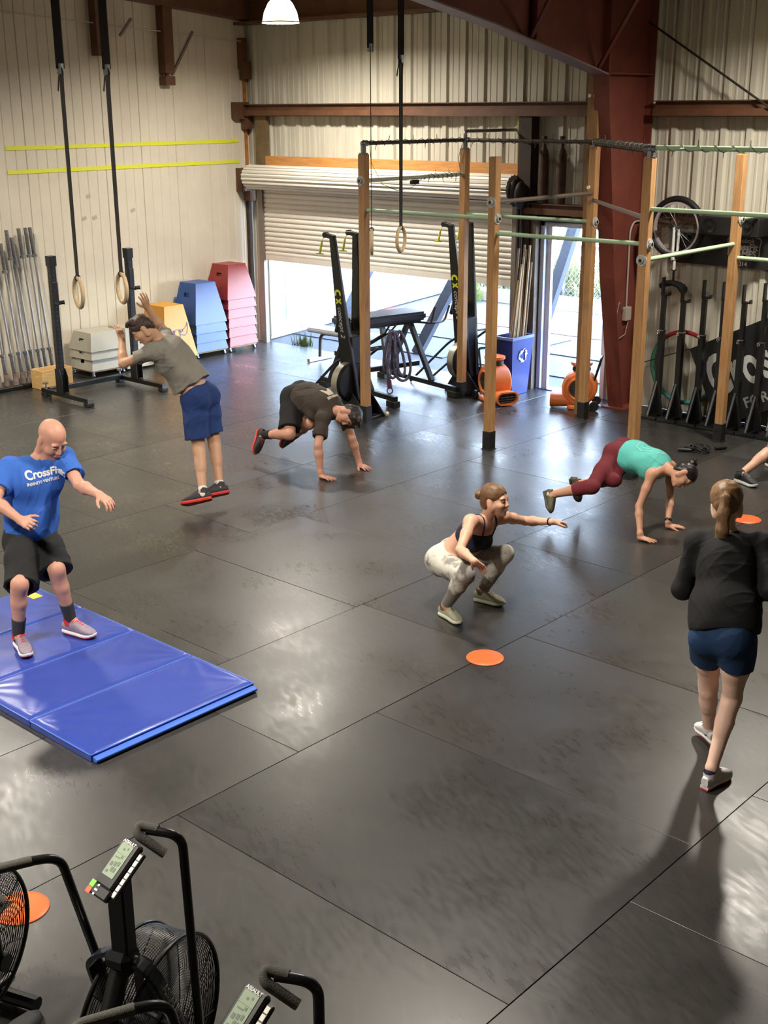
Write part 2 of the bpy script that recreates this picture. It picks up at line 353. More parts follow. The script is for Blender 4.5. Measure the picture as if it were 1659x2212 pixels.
# ---------------- roller door ----------------
DX0, DX1 = -14.13, -9.46; M_roll = mat('roller_slat', (220, 215, 203), .42, noise=.04)
door = MB().mm((DX0-.02, BY-.06, 1.27), (DX1+.02, BY-.045, 1.36)).build('door_1', M_roll); door['kind'] = 'structure'
ns = 18; zt, zb_ = 2.62, 1.335; hs = (zt-zb_)/ns
slat = MB(); pr = []
for k in range(7): t = k/6; pr.append((BY-.05-.014*math.sin(PI*t)**.7, zb_+hs*(.06+.88*t)))
pr = [(BY-.042, zb_)]+pr+[(BY-.042, zb_+hs)]; n = len(pr)
slat.add([(x, yy, z) for x in (DX0, DX1) for yy, z in pr], [(i, i+1, n+i+1, n+i) for i in range(n-1)])
sm = slat.mesh('slat', M_roll, angle=50)
for k in range(ns):
    o = place('slat', sm, door); o.location = (0, 0, k*hs)
b = MB(); cyy, czz, cr = BY-.22, 2.50, .165
for k in range(18):
    a0 = 2*PI*k/18; a1 = 2*PI*(k+.86)/18
    b.add([(x, cyy+math.cos(a)*r_, czz+math.sin(a)*r_) for x in (DX0-.12, DX1+.1) for a, r_ in ((a0, cr), ((a0+a1)/2, cr+.012), (a1, cr))], [(0, 1, 4, 3), (1, 2, 5, 4)])
b.lathe([(.001, 0), (cr, 0), (cr, .01)], (DX0-.12, cyy, czz), (1, 0, 0)); b.lathe([(.001, 0), (cr, 0), (cr, .01)], (DX1+.09, cyy, czz), (1, 0, 0)); b.cyl((DX0-.1, cyy, czz), (DX1+.08, cyy, czz), cr-.008, n=24)
b.build('door_coil', M_roll, door, angle=30)
b = MB(); b.mm((DX0-.13, BY-.3, 2.34), (DX0-.03, BY-.1, 2.42)); b.mm((DX0-.13, BY-.3, 2.3), (DX0-.115, BY-.1, 2.6)); b.mm((DX1+.06, BY-.3, 2.34), (DX1+.12, BY-.1, 2.42)); b.build('coil_bracket', mat('white_bracket', (214, 220, 236), .4), door)
b = MB()
for x in (DX0-.04, DX1+.04): b.mm((x-.045, BY-.10, 0), (x+.045, BY-.03, 2.36))
b.build('guide_rail', mat('rail', (128, 118, 108), .5, metal=.3), door)
b = MB()
for k in range(2): b.ball((DX1+.14+.09*k, BY-.26, 2.46-.03*k), (.07, .1, .17), 12, 8)
b.tube([(DX1+.16, BY-.2, 2.34), (DX1+.17, BY-.2, 1.5), (DX1+.16, BY-.2, .9)], .02); b.tube([(DX1+.21, BY-.2, 2.3), (DX1+.21, BY-.2, 1.4), (DX1+.22, BY-.2, .9)], .018)
b.build('chain_hoist', mat('hoist_black', (34, 30, 26), .6), door)
# wooden header and studs round the opening
b = MB(); b.mm((-14.0, BY-.12, 2.66), (-9.36, BY-.03, 2.80)); struct('trim_21', b, M_plank, bevel=.004)
b = MB(); b.mm((-14.22, BY-.1, 2.62), (-13.98, BY-.04, 3.36)); struct('trim_22', b, mat('stud_brown', (110, 92, 62), .7, noise=.2))
b = MB(); b.mm((-9.42, BY-.1, 2.5), (-9.37, BY-.03, 3.36)); struct('trim_23', b, mat('pale_stud', (176, 150, 92), .7))
b = MB(); b.mm((-9.36, BY-.16, 0), (-9.16, BY-.0, 3.36)); struct('trim_24', b, M_dark, bevel=.004)
b = MB(); b.mm((-9.15, BY-.13, 0), (-9.07, BY-.02, 2.2)); struct('trim_25', b, mat('grey_stud', (92, 82, 72), .7, noise=.2))
# ---------------- side door opening ----------------
M_jamb = mat('door_frame', (196, 204, 226), .35, metal=.2)
fr = MB(); fr.mm((-9.06, BY-.04, 0), (-9.0, BY+.12, 2.12)); fr.mm((-8.1, BY-.04, 0), (-8.04, BY+.12, 2.12)); fr.mm((-9.06, BY-.04, 2.06), (-8.04, BY+.12, 2.12))
d2 = fr.build('door_2', M_jamb, bevel=.004); d2['kind'] = 'structure'
b = MB(); b.mm((-9.0, BY+.02, 0), (-8.93, BY+.07, 2.06)); b.build('door_stop', M_white, d2)
b = MB(); b.mm((-9.06, BY-.05, -.01), (-8.04, BY+.16, .012)); b.build('threshold', M_chrome, d2)
b = MB(); b.mm((-9.1, BY-.07, 2.12), (-8.0, BY-.02, 2.2)); struct('trim_26', b, mat('black_lintel', (24, 22, 22), .6))
# ---------------- the yard outside ----------------
M_conc = mat('concrete', (52, 54, 58), .85, noise=.18, nscale=1.2)
b = MB(); b.mm((-60, BY+.05, -.14), (40, 60, -.02)); yard = struct('ground', b, M_conc)
for x, yy, wx, wy, m in ((-9.6, 14.3, 3.0, 1.15, 0), (-12.9, 14.3, 3.2, 1.15, 0), (-9.0, 15.6, 3.0, 1.15, 0), (-12.4, 15.6, 3.4, 1.15, 0)):
    b = MB(); b.mm((x-wx/2, yy-wy/2, -.02), (x+wx/2, yy+wy/2, -.004)); b.build('yard_mat', mat('yard_rubber', (37, 39, 44), .7, noise=.15), yard)
b = MB(); b.mm((-16, 16.5, -.02), (-4, 16.95, -.012)); b.build('red_strip', mat('red_strip', (80, 38, 32), .8), yard)
b = MB(); b.mm((-11, 13.75, -.02), (-4, 14.0, -.012)); b.build('red_strip', mat('red_strip'), yard)
b = MB(); b.beam((-15.3, 18.75, .08), (-2, 18.75, .08), .3, .24); b.build('kerb', mat('kerb', (110, 110, 108), .8), yard, bevel=.03)
M_wb = mat('white_siding', (236, 236, 232), .7)
b = MB(); b.mm((-40, 26.5, 0), (-22.2, 27, 7)); wb = b.build('white_building', M_wb); tag(wb, 'sunlit white sided building across the yard beyond the roller door', 'building')
for k in range(26):
    b = MB(); b.mm((-40+k*.68, 26.47, .1), (-40+k*.68+.66, 26.5, 6.9)); b.build('siding_panel', M_wb, wb)
wa, wz = V((-14.28, 13.12, 0)), V((-15.5, 18.9, 0)); wd = (wz-wa).normalized(); wn = V((wd.y, -wd.x, 0))
b = MB(); b.beam(wa-wn*.1+V((0, 0, 2.5)), wz-wn*.1+V((0, 0, 2.5)), .12, 5, up=(0, 0, 1)); w2 = b.build('white_fence_wall', M_wb); tag(w2, 'white board wall running back along the yard left of the roller door', 'wall')
for k in range(14):
    b = MB(); b.beam(wa+wd*(.41*k)-wn*.02+V((0, 0, 2.5)), wa+wd*(.41*k+.385)-wn*.02+V((0, 0, 2.5)), .04, 4.9); b.build('board', M_wb, w2)
b = MB(); b.mm((-22, 23.5, .55), (2, 24, 9)); wc = b.build('white_hall', M_wb); tag(wc, 'white building seen over the mesh fence through the side door', 'building')
b = MB(); b.mm((-22, 23.6, 0), (2, 23.9, .55)); b.build('plinth', mat('plinth', (190, 190, 186), .8), wc)
# mesh fence and long grass behind the kerb
fence = thing('mesh_fence', 'chain link fence beyond the kerb seen through the side door', 'fence', (-9, 19.3, 0))
b = MB(); x0, x1, hh = -16, -4, 1.9; p = .11; k = 0
n = int((x1-x0+hh)/p)
for k in range(n):
    xa = x0-hh+k*p
    for s in (0, 1):
        a, c = (xa, 0.0), (xa+hh, hh)
        if a[0] < x0: a = (x0, x0-xa)
        if c[0] > x1: c = (x1, x1-xa)
        if c[0] <= a[0]: continue
        za, zc = (a[1], c[1]) if s == 0 else (hh-a[1], hh-c[1]); yy = 19.3+.006*s
        b.tube([(a[0], yy, za), (c[0], yy, zc)], .0042, 3, caps=False)
o = b.build('wire_mesh', mat('galv', (90, 92, 96), .4, metal=.5), fence); o['kind'] = 'stuff'
for x in (-16, -13, -10, -7, -4): MB().cyl((x, 19.32, 0), (x, 19.32, 2.0), .03).build('fence_post', mat('galv'), fence)
MB().cyl((-16, 19.32, 1.92), (-4, 19.32, 1.92), .022).build('top_rail', mat('galv'), fence)
b = MB()
for k in range(2600):
    x = random.uniform(-16, -4); yy = random.uniform(19.6, 21.6); h = random.uniform(.3, .85)*(.6+.4*math.sin(x*1.7)**2); l = random.uniform(-.3, .3); l2 = random.uniform(-.2, .2)
    w_ = .012; b.add([(x-w_, yy, 0), (x+w_, yy, 0), (x+l*.5+w_*.6, yy+l2*.5, h*.7), (x+l, yy+l2, h)], [(0, 1, 2, 3)])
gr = b.build('long_grass', mat('grass', (70, 80, 42), .8, col2=(100, 96, 60), nscale=1.5)); tag(gr, 'long yellow green grass growing behind the mesh fence', 'grass', kind='stuff')
b = MB()
for k in range(60):
    a = random.uniform(0, 6.28); r_ = random.uniform(0, .14); x, yy = -13.6+r_*math.cos(a)*1.4, 13.12+r_*math.sin(a); h = random.uniform(.06, .2)
    b.add([(x-.012, yy, -.02), (x+.012, yy, -.02), (x+.03*math.cos(a), yy+.03*math.sin(a), h)], [(0, 1, 2)])
tag(b.build('weed_tuft', mat('weed', (78, 96, 44), .8)), 'small green weed tuft on the concrete just outside the roller door', 'plant', kind='stuff')
b = MB()
for k in range(240):
    a = random.uniform(0, 6.28); t = random.uniform(0, 1); x, yy = -14.5+.35*math.cos(a)*t, 18.3+.25*math.sin(a)*t; h = random.uniform(.0, .6)*(1.1-t)
    b.add([(x-.04, yy, h), (x+.04, yy, h+.02), (x+.05*math.cos(a), yy+.05*math.sin(a), h+.12)], [(0, 1, 2)])
tag(b.build('leafy_shrub', mat('weed')), 'leafy light green shrub by the white building across the yard', 'shrub', kind='stuff')
# outdoor rig of perforated steel angle, crossed legs
M_gal = mat('grey_blue_steel', (82, 86, 98), .5, metal=.3)
def perf_leg(a, c, nm, par, w_=.15):
    a, c = V(a), V(c); b = MB(); b.beam(a, c, w_, .012, up=(0, 1, 0)); b.beam(a+V((w_*.45, .06, 0)), c+V((w_*.45, .06, 0)), .012, .12, up=(0, 1, 0)); o = b.build(nm, M_gal, par)
    h = MB(); x, yv, d = frame_of(c-a, (0, 1, 0)); ln = (c-a).length; k = int(ln/.1)
    for i in range(1, k):
        p_ = a+d*(i*.1)
        for s in (-1, 1): h.cyl(p_+yv*(-.0085*1)+x*.045*s, p_-yv*.0075*-1+x*.045*s, .008, n=6)
    q = h.build('bolt_holes', mat('hole', (60, 62, 70), .8), o); q['kind'] = 'stuff'
rig2 = thing('yard_rig', 'grey blue perforated steel frame with crossed legs standing in the yard', 'rig', (-11.5, 14.9, 0))
perf_leg((-11.85, 13.75, -.02), (-10.04, 13.75, 2.9), 'leg', rig2); perf_leg((-13.17, 16.6, -.02), (-11.6, 11.9+1.5, 2.7), 'leg', rig2)
perf_leg((-13.92, 14.14, -.02), (-13.1, 15.5, 2.9), 'leg', rig2); perf_leg((-10.6, 15.0, -.02), (-9.63, 15.0, 2.9), 'leg', rig2)
b = MB(); b.beam((-13.4, 15.2, 2.95), (-9.4, 15.2, 2.95), .12, .12); b.build('cross_beam', M_gal, rig2)
# ---------------- timber pull-up rig ----------------
PA, PB, PC, PD, PE, PF = (-9.47, 10.12), (-9.46, 11.87), (-7.68, 10.12), (-7.69, 11.93), (-5.97, 10.18), (-6.0, 12.03)
rig = thing('pull_up_rig', 'timber post pull-up rig with mint green and grey pipe bars', 'rig', (-7.7, 11, 0))
HP = .0445
for (x, y), h, boot in ((PA, 2.99, 1), (PB, 3.0, 1), (PC, 3.0, 1), (PD, 3.05, 1), (PE, 3.02, 1), (PF, 3.0, 1)):
    b = MB(); b.mm((x-HP, y-HP, .004), (x+HP, y+HP, h)); o = b.build('post', M_wood, rig, bevel=.004)
    b = MB(); q = HP+.006; b.mm((x-q, y-q, .002), (x+q, y+q, .2)); b.mm((x-.062, y-.062, .001), (x+.062, y+.062, .008))
    for s in (-1, 1): b.cyl((x+s*.02, y-q, .13), (x+s*.02, y-q-.008, .13), .008, n=8)
    b.build('post_boot', mat('black_boot', (22, 21, 20), .5, noise=.5, nscale=25), o, bevel=.003)
# tall timber bolted beside the column
b = MB(); b.mm((-7.86, 12.0, .004), (-7.72, 12.06, 3.8)); b.mm((-7.86, 12.06, .004), (-7.80, 12.12, 2.9)); tt = b.build('tall_timber', M_wood2, rig, bevel=.004)
for x in (-7.83, -7.765): MB().cyl((x, 12.0, 3.58), (x, 11.985, 3.58), .02, n=12).build('bolt', M_white, tt)
MB().cyl((-7.72, 11.885, 2.62), (-7.72, 11.87, 2.62), .02, n=12).build('bolt', M_white, rig)
def pipe(a, c, m, r=.021): return MB().tube([a, c], r, 14).build('pipe', m, rig)
def flange(p, ax):
    p = V(p); ax = V(ax); b = MB(); b.cyl(p, p+ax*.008, .055, n=20); b.cyl(p, p+ax*.03, .028, n=14)
    for k in range(4):
        x, y, d = frame_of(ax); q = p+(x*math.cos(k*PI/2+.6)+y*math.sin(k*PI/2+.6))*.041; b.cyl(q, q+ax*.014, .007, n=6)
    f_ = b.build('pipe_flange', mat('zinc_flange', (176, 174, 168), .5), rig); MB().cyl(p+ax*.03, p+ax*.0312, .018, n=14).build('bore', M_black, f_); return f_
def xyz(P, z, dx=0, dy=0): return (P[0]+dx, P[1]+dy, z)
pipe(xyz(PA, 2.40, HP), xyz(PC, 2.40, -HP), M_green); pipe(xyz(PB, 2.25, HP), xyz(PD, 2.25, -HP), M_green)
pipe(xyz(PC, 2.255, HP), xyz(PE, 2.255, -HP), M_green); pipe(xyz(PA, 2.71, 0, HP), xyz(PB, 2.71, 0, -HP), mat('pale_pipe', (176, 182, 160), .45))
pipe(xyz(PC, 2.56, 0, HP), xyz(PD, 2.56, 0, -HP), M_pipe); pipe(xyz(PE, 2.57, HP), (-4.2, 10.2, 2.57), M_green); pipe(xyz(PE, 2.11, 0, HP), xyz(PF, 2.11, 0, -HP), M_green)
pipe(xyz(PF, 1.97, HP), (-4.2, 12.03, 1.97), M_green); pipe(xyz(PF, 2.36, 0, HP), (-6.0, BY, 2.36), M_green)
pipe(xyz(PD, 2.49, .02, -HP), xyz(PE, 2.49, -HP, .02), M_pipe)
for P_, z, dx, dy in ((PA, 2.71, 0, -1), (PC, 2.56, 0, -1), (PE, 2.11, 0, -1), (PC, 2.40, 1, 0), (PD, 2.25, 1, 0), (PE, 2.255, 1, 0), (PF, 2.36, 1, 0)):
    flange((P_[0]+dx*HP, P_[1]+dy*HP, z), (dx, dy, 0))
# top rail with elbows
M_wrap = mat('dark_pipe', (74, 62, 52), .55, metal=.3)
pipe(xyz(PA, 3.1), xyz(PB, 3.1), M_wrap); pipe(xyz(PB, 3.1), xyz(PD, 3.1), M_wrap); pipe(xyz(PD, 3.1), xyz(PE, 3.1), mat('wrapped_pipe', (112, 100, 88), .6), .03); pipe(xyz(PE, 3.11, .03), (-4.2, 10.2, 3.11), M_green, .023)
for P_, h in ((PA, 2.99), (PB, 3.0), (PD, 3.05), (PE, 3.02)):
    b = MB(); b.cyl(xyz(P_, h), xyz(P_, h+.012), .05, n=20); b.cyl(xyz(P_, h), xyz(P_, 3.1), .03, n=14); b.ball(xyz(P_, 3.1), .036, 12, 8); b.cyl(xyz(P_, 3.1, -.06 if P_ is PE else 0), xyz(P_, 3.1, .06 if P_ is PE else 0, 0 if P_ is PE else .06), .033, n=14); b.build('pipe_elbow', M_steel, rig)
b = MB(); b.tube(bend([xyz(PB, 3.1), xyz(PB, 3.2), (PB[0], BY-.02, 3.2)], .04), .02, 12); b.build('pipe', M_steel, rig); flange((PB[0], BY-.03, 3.2), (0, -1, 0))
# further posts just outside the picture on the right
for P_ in ((-4.2, 10.2), (-4.2, 12.03)):
    b = MB(); b.mm((P_[0]-HP, P_[1]-HP, .004), (P_[0]+HP, P_[1]+HP, 3.0)); b.build('post', M_wood, rig, bevel=.004)
# string of small lights wound round the top rail
t = thing('string_lights', 'unlit string of small lights wound along the top rail of the timber rig', 'lights', (-8.5, 11, 3.1))
b = MB(); bl = MB()
def wind(a, c, turns, r):
    a, c = V(a), V(c); x, y, d = frame_of(c-a); pts = []; n = int(turns*8)
    for i in range(n+1):
        q = 2*PI*turns*i/n; pts.append(a.lerp(c, i/n)+(x*math.cos(q)+y*math.sin(q))*r)
    b.tube(pts, .0035, 4)
    for i in range(0, n, 6):
        p_ = pts[i]; o_ = (p_-a.lerp(c, i/n)).normalized()*.045+d*random.uniform(-.02, .02); bl.tube([p_, p_+o_], [.004, .0025], 5)
wind(xyz(PA, 3.1, 0, .1), xyz(PB, 3.1), 12, .03); wind(xyz(PB, 3.1), xyz(PD, 3.1), 12, .03); wind(xyz(PD, 3.1), xyz(PE, 3.1), 26, .038); wind(xyz(PE, 3.11, .1), (-4.4, 10.2, 3.11), 9, .03)
wind(xyz(PB, 2.71, 0, -.1), xyz(PA, 2.71, 0, 1.0), 8, .03)
b.tube([xyz(PB, 3.05, 0, -.06), xyz(PB, 2.9, -.05, -.06), xyz(PB, 2.74, 0, -.08)], .0035, 4); b.tube([xyz(PA, 2.7, 0, 1.0), xyz(PA, 2.6, 0, .8), xyz(PA, 2.58, 0, .55), xyz(PA, 2.66, 0, .3), xyz(PA, 2.9, .02, .1), xyz(PA, 3.08, 0, .1)], .0035, 4)
b.build('wire', mat('light_wire', (40, 42, 34), .6), t); o = bl.build('bulbs', mat('bulb_dark', (52, 50, 42), .4), t); o['kind'] = 'stuff'
b = MB(); b.box(xyz(PA, 2.66, 0, .85), (.05, .12, .05)); b.build('control_box', M_black, t, bevel=.006)
# ---------------- gymnastic rings on straps ----------------
M_strap = mat('black_strap', (20, 17, 17), .7); M_ring = mat('birch_ring', (196, 172, 132), .5, noise=.12, nscale=30, stretch=(1, 1, 6))
def ring(c, axis, label, top=None, knot=3.6, tail=1, gap=.022):
    c = V(c); top = top or zr(c.y)-.03; R_, r_ = .104, .0155; t = thing('gymnastic_ring', label, 'ring', c, group=None)
    MB().torus(c, axis, R_, r_, 40, 10).build('wooden_hoop', M_ring, t)
    x = V((0, 0, 1)).cross(V(axis)).normalized(); topz = c.z+R_
    b = MB()
    for s in (-1, 1):
        b.beam(c+V((0, 0, R_-.015))+x*s*.017, V((c.x, c.y, knot))+x*s*.026, .034, .006, up=axis) 
    b.beam((c.x, c.y, knot), (c.x, c.y, top), .055, .02, up=(.67, -.74, 0)); b.torus(c+V((0, 0, R_)), x, r_+.004, .004, 14, 5, 1, 1)
    s_ = b.build('strap', M_strap, t)
    b = MB(); b.box((c.x, c.y, knot), (.05, .03, .07)); b.build('cam_buckle', M_steel, s_, bevel=.004)
    if tail:
        b = MB(); b.tube([(c.x, c.y, knot), V((c.x, c.y, knot-.05))+x*.06, V((c.x, c.y, knot-.14))+x*.10], .012, 6, rx=.25); b.tube([(c.x, c.y, knot+.02), V((c.x, c.y, knot-.02))-x*.05, V((c.x, c.y, knot-.16))-x*.03], .012, 6, rx=.25); b.build('strap_tail', M_strap, s_)
    return t
n1 = (.31, .95, 0)
ring((-7.526, 5.059, 2.218), n1, 'pale wooden gymnastic ring hanging left of its partner before the barbells', knot=3.72)
ring((-7.47, 5.395, 2.22), n1, 'pale wooden gymnastic ring hanging in front of the right squat stand upright', knot=3.72)
ring((-7.419, 8.41, 2.342), (-.93, -.36, 0), 'pale wooden gymnastic ring seen face on before the roller door slats', knot=3.86)
ring((-7.609, 8.229, 2.323), (.74, .67, 0), 'pale wooden gymnastic ring seen edge on in front of a rig post', knot=3.95)
# ---------------- plyo boxes: open-bottomed tapered shells that nest ----------------
def quad_hole(b, c, hole):
    P = lambda u, v: (V(c[0])*(1-u)+V(c[1])*u)*(1-v)+(V(c[3])*(1-u)+V(c[2])*u)*v
    u0, u1, v0, v1 = hole
    o = [P(0, 0), P(1, 0), P(1, 1), P(0, 1)]; i = [P(u0, v0), P(u1, v0), P(u1, v1), P(u0, v1)]
    b.add(o+i, [(0, 1, 5, 4), (1, 2, 6, 5), (2, 3, 7, 6), (3, 0, 4, 7)]); return i
def plyo(c, bot, top, h, m, label, group=None, hole=(.36, .64, .66, .76), notch=False):
    """c: centre of the bottom; bot/top: (x, y) sizes"""
    t = .014; b = MB(); c = V(c)
    def ringp(s, z, d=0): return [c+V((sx*(s[0]/2-d), sy*(s[1]/2-d), z)) for sx, sy in ((-1, -1), (1, -1), (1, 1), (-1, 1))]
    ob, ot, ib, it = ringp(bot, 0), ringp(top, h), ringp(bot, 0, t), ringp(top, h-t, t)
    h1 = quad_hole(b, [ob[0], ob[1], ot[1], ot[0]], hole); h2 = quad_hole(b, [ib[0], ib[1], it[1], it[0]], hole)
    b.add(h1+h2, [(0, 1, 5, 4), (1, 2, 6, 5), (2, 3, 7, 6), (3, 0, 4, 7)])
    for k in (1, 2, 3):
        j = (k+1) % 4; b.add([ob[k], ob[j], ot[j], ot[k]], [(0, 1, 2, 3)]); b.add([ib[k], ib[j], it[j], it[k]], [(0, 1, 2, 3)])
    b.add(ot, [(0, 1, 2, 3)]); b.add(it, [(0, 1, 2, 3)])
    for k in range(4): j = (k+1) % 4; b.add([ob[k], ob[j], ib[j], ib[k]], [(0, 1, 2, 3)])
    o = b.build('plyo_box', m, None, bevel=.003); tag(o, label, 'plyo box', group)
    return o
def dolly(c, sx, sy, label):
    t = thing('box_dolly', label, 'dolly', c); x, y, z = c
    b = MB(); b.mm((x-sx/2, y-sy/2, .075), (x+sx/2, y+sy/2, .094)); b.build('deck', mat('plywood', (150, 116, 76), .7), t)
    for dx in (-1, 1):
        for dy in (-1, 1):
            p = V((x+dx*(sx/2-.03), y+dy*(sy/2-.03), 0)); b = MB(); b.cyl(p+V((0, -.012, .028)), p+V((0, .012, .028)), .026, n=14); b.mm((p.x-.012, p.y-.017, .03), (p.x+.012, p.y+.017, .075)); b.build('caster', M_steel, t)
    return t
def stack(cx, cy, bw, tw, top_h, secs, m, names, group, dol, off=0, holes=None):
    z = .095; n = len(secs)
    for i in range(n+1):           # i=0 lowest
        plyo((cx+random.uniform(-.004, .004), cy+random.uniform(-.004, .004), z), bw, tw, top_h, m, names[i], group, *( [holes[i]] if holes else []))
        if i < n: z += secs[i]
    dolly((cx, cy, 0), bw[0]-.03, bw[1]-.03, dol)
M_bxr = mat('red_box', (142, 46, 42), .38, noise=.06, nscale=6); M_bxb = mat('blue_box', (30, 74, 148), .35, noise=.06, nscale=6)
M_bxy = mat('yellow_box', (206, 146, 44), .4, noise=.05); M_bxg = mat('grey_box', (178, 174, 160), .45, noise=.04)
O_ = ['lowest', 'second from the floor', 'third from the floor', 'fourth from the floor', 'fifth from the floor']
stack(-14.14, 12.16, (.54, .57), (.36, .34), .50, [.138]*5, M_bxr, ['red tapered plyo box, %s in the red stack' % s for s in O_]+['topmost red tapered plyo box with a handle slot by the roller door'], 'red boxes stacked by the roller door', 'low caster dolly under the red box stack')
stack(-14.14, 11.54, (.56, .60), (.36, .36), .585, [.132]*3, M_bxb, ['blue tapered plyo box, %s in the blue stack' % s for s in O_[:3]]+['topmost blue tapered plyo box with a handle slot beside the red stack'], 'blue boxes stacked against the cream wall', 'low caster dolly under the blue box stack')
stack(-14.08, 10.87, (.66, .60), (.42, .34), .735, [], M_bxy, ['yellow tapered plyo box with a longhorn outline drawn on its front'], None, 'low caster dolly under the yellow box')
stack(-14.17, 9.75, (.54, .58), (.40, .44), .245, [.148, .112], M_bxg, ['lowest pale grey plyo box of the short stack beside the wooden crate', 'middle pale grey plyo box of the short stack beside the wooden crate', 'topmost pale grey plyo box with a dark handle slot beside the wooden crate'], 'pale grey boxes beside the crate', 'low caster dolly under the pale grey box stack', holes=[(.42, .6, .36, .58), (.4, .62, .28, .4), (.38, .62, .5, .66)])
o = plyo((-14.2, 10.30, .03), (.5, .46), (.38, .36), .56, M_bxg, 'grey plyo box behind the jumping man and right squat stand upright')
# longhorn outline on the yellow box front (a drawing in thin violet lines)
def onface(y, z):    # yellow box +X face: y in [-.5,.5] share of width, z 0..1
    hw = .30-(.30-.17)*z; return V((-14.08+.33-(.33-.21)*z+.003, 10.86+y*2*hw, .095+z*.735))
M_line = mat('violet_line', (132, 116, 160), .6); b = MB()
for s in (-1, 1):
    b.tube([onface(s*y_, z_) for y_, z_ in ((.46, .66), (.40, .60), (.30, .55), (.18, .53), (.10, .535), (.06, .50))], .005, 5)
    b.tube([onface(s*y_, z_) for y_, z_ in ((.46, .66), (.43, .55), (.36, .46), (.26, .42), (.14, .44), (.08, .47))], .005, 5)
    b.tube([onface(s*y_, z_) for y_, z_ in ((.10, .535), (.10, .44), (.07, .34), (.055, .24), (.06, .18), (0, .14))], .005, 5)
    b.tube([onface(s*y_, z_) for y_, z_ in ((.25, .54), (.2, .50), (.14, .49), (.11, .52))], .008, 5)
b.tube([onface(y_, .54) for y_ in (-.10, 0, .10)], .005, 5)
yb = [o for o in bpy.data.objects if o.get('label', '').startswith('yellow tapered')][0]; b.build('longhorn_drawing', M_line, yb)
# small tan box standing behind the yellow one
# ---------------- open wooden crate ----------------
t = thing('wooden_crate', 'open pale wooden crate with a hand hole by the left squat stand', 'crate', (-13.9, 8.83, 0)); M_cr = wood_mat('crate_wood', (206, 164, 100), (228, 190, 128), (2, 2, 16))
def crate(x0, x1, y0, y1, h):
    MB().mm((x0, y0, .004), (x1, y1, .016)).build('bottom_board', M_cr, t)
    MB().mm((x1-.018, y0, .016), (x1, y1, h)).build('side_board', M_cr, t, bevel=.002); MB().mm((x0, y0, .016), (x0+.018, y1, h)).build('side_board', M_cr, t, bevel=.002)
    for yy in (y0, y1-.018):
        b = MB(); c = [(x0+.018, yy, .016), (x1-.018, yy, .016), (x1-.018, yy, h), (x0+.018, yy, h)]; h1 = quad_hole(b, c, (.36, .64, .62, .8)); c2 = [(p[0], p[1]+.018, p[2]) for p in c]; h2 = quad_hole(b, c2, (.36, .64, .62, .8))
        b.add(h1+h2, [(0, 1, 5, 4), (1, 2, 6, 5), (2, 3, 7, 6), (3, 0, 4, 7)])
        for k in range(4): b.add([c[k], c[(k+1) % 4], c2[(k+1) % 4], c2[k]], [(0, 1, 2, 3)])
        b.build('end_board', M_cr, t)
crate(-14.03, -13.77, 8.60, 9.06, .25)
# ---------------- squat stands ----------------
def stand_pair():
    t = thing('squat_stand', 'black steel squat stand with two drilled uprights beside the barbells', 'squat stand', (-13.05, 9.0, 0))
    for yy, h, hk in ((8.46, 1.78, 1.21), (9.60, 1.78, 1.27)):
        x = -13.12
        b = MB(); b.mm((x-.038, yy-.038, .075), (x+.038, yy+.038, h)); u = b.build('upright', M_black, t, bevel=.003)
        b = MB()
        for k in range(26):
            z = .34+k*.055
            b.cyl((x+.0385, yy, z), (x+.0395, yy, z), .0085, n=8); b.cyl((x, yy-.0385, z), (x, yy-.0395, z), .0085, n=8)
        o = b.build('peg_holes', mat('hole_rim', (70, 72, 78), .4), u); o['kind'] = 'stuff'
        b = MB(); b.mm((x-.048, yy-.048, h-.12), (x+.048, yy+.048, h+.002)); b.build('sleeve_cap', M_black, u, bevel=.003)
        b = MB(); b.mm((x+.038, yy-.035, hk), (x+.055, yy+.035, hk+.26)); b.mm((x+.04, yy-.035, hk), (x+.17, yy+.035, hk+.022)); b.mm((x+.15, yy-.035, hk), (x+.17, yy+.035, hk+.05)); b.build('hook', mat('hook_steel', (44, 44, 48), .35, metal=.4), t, bevel=.003)
        b = MB(); b.mm((x-.42, yy-.035, .045), (x+.60, yy+.035, .1)); b.build('foot', M_black, t, bevel=.003)
        b = MB(); 
        for s in (-1, 1): b.prism([(-.05, .1), (.085, .1), (.085, .30), (.045, .40), (-.05, .40)], (x, yy+s*.046-.004, 0), (1, 0, 0), (0, 0, 1), -.008)
        b.build('gusset', M_black, t, bevel=.002)
        for dx in (-.36, .56): MB().mm((x+dx-.045, yy-.05, .004), (x+dx+.045, yy+.05, .046)).build('rubber_foot', M_blackr, t, bevel=.004)
        b = MB(); b.cyl((x-.36, yy, .1), (x-.36, yy, .16), .01, n=8); b.cyl((x-.36, yy, .155), (x-.36, yy, .175), .035, n=12); b.build('levelling_knob', M_chrome, t)
        MB().mm((x+.59, yy-.036, .044), (x+.604, yy+.036, .101)).build('end_cap', mat('end_cap', (150, 152, 158), .3, metal=.6), t)
    b = MB(); b.beam((-13.42, 8.46, .085), (-13.42, 9.60, .085), .06, .06); b.build('cross_bar', M_black, t, bevel=.003)
stand_pair()
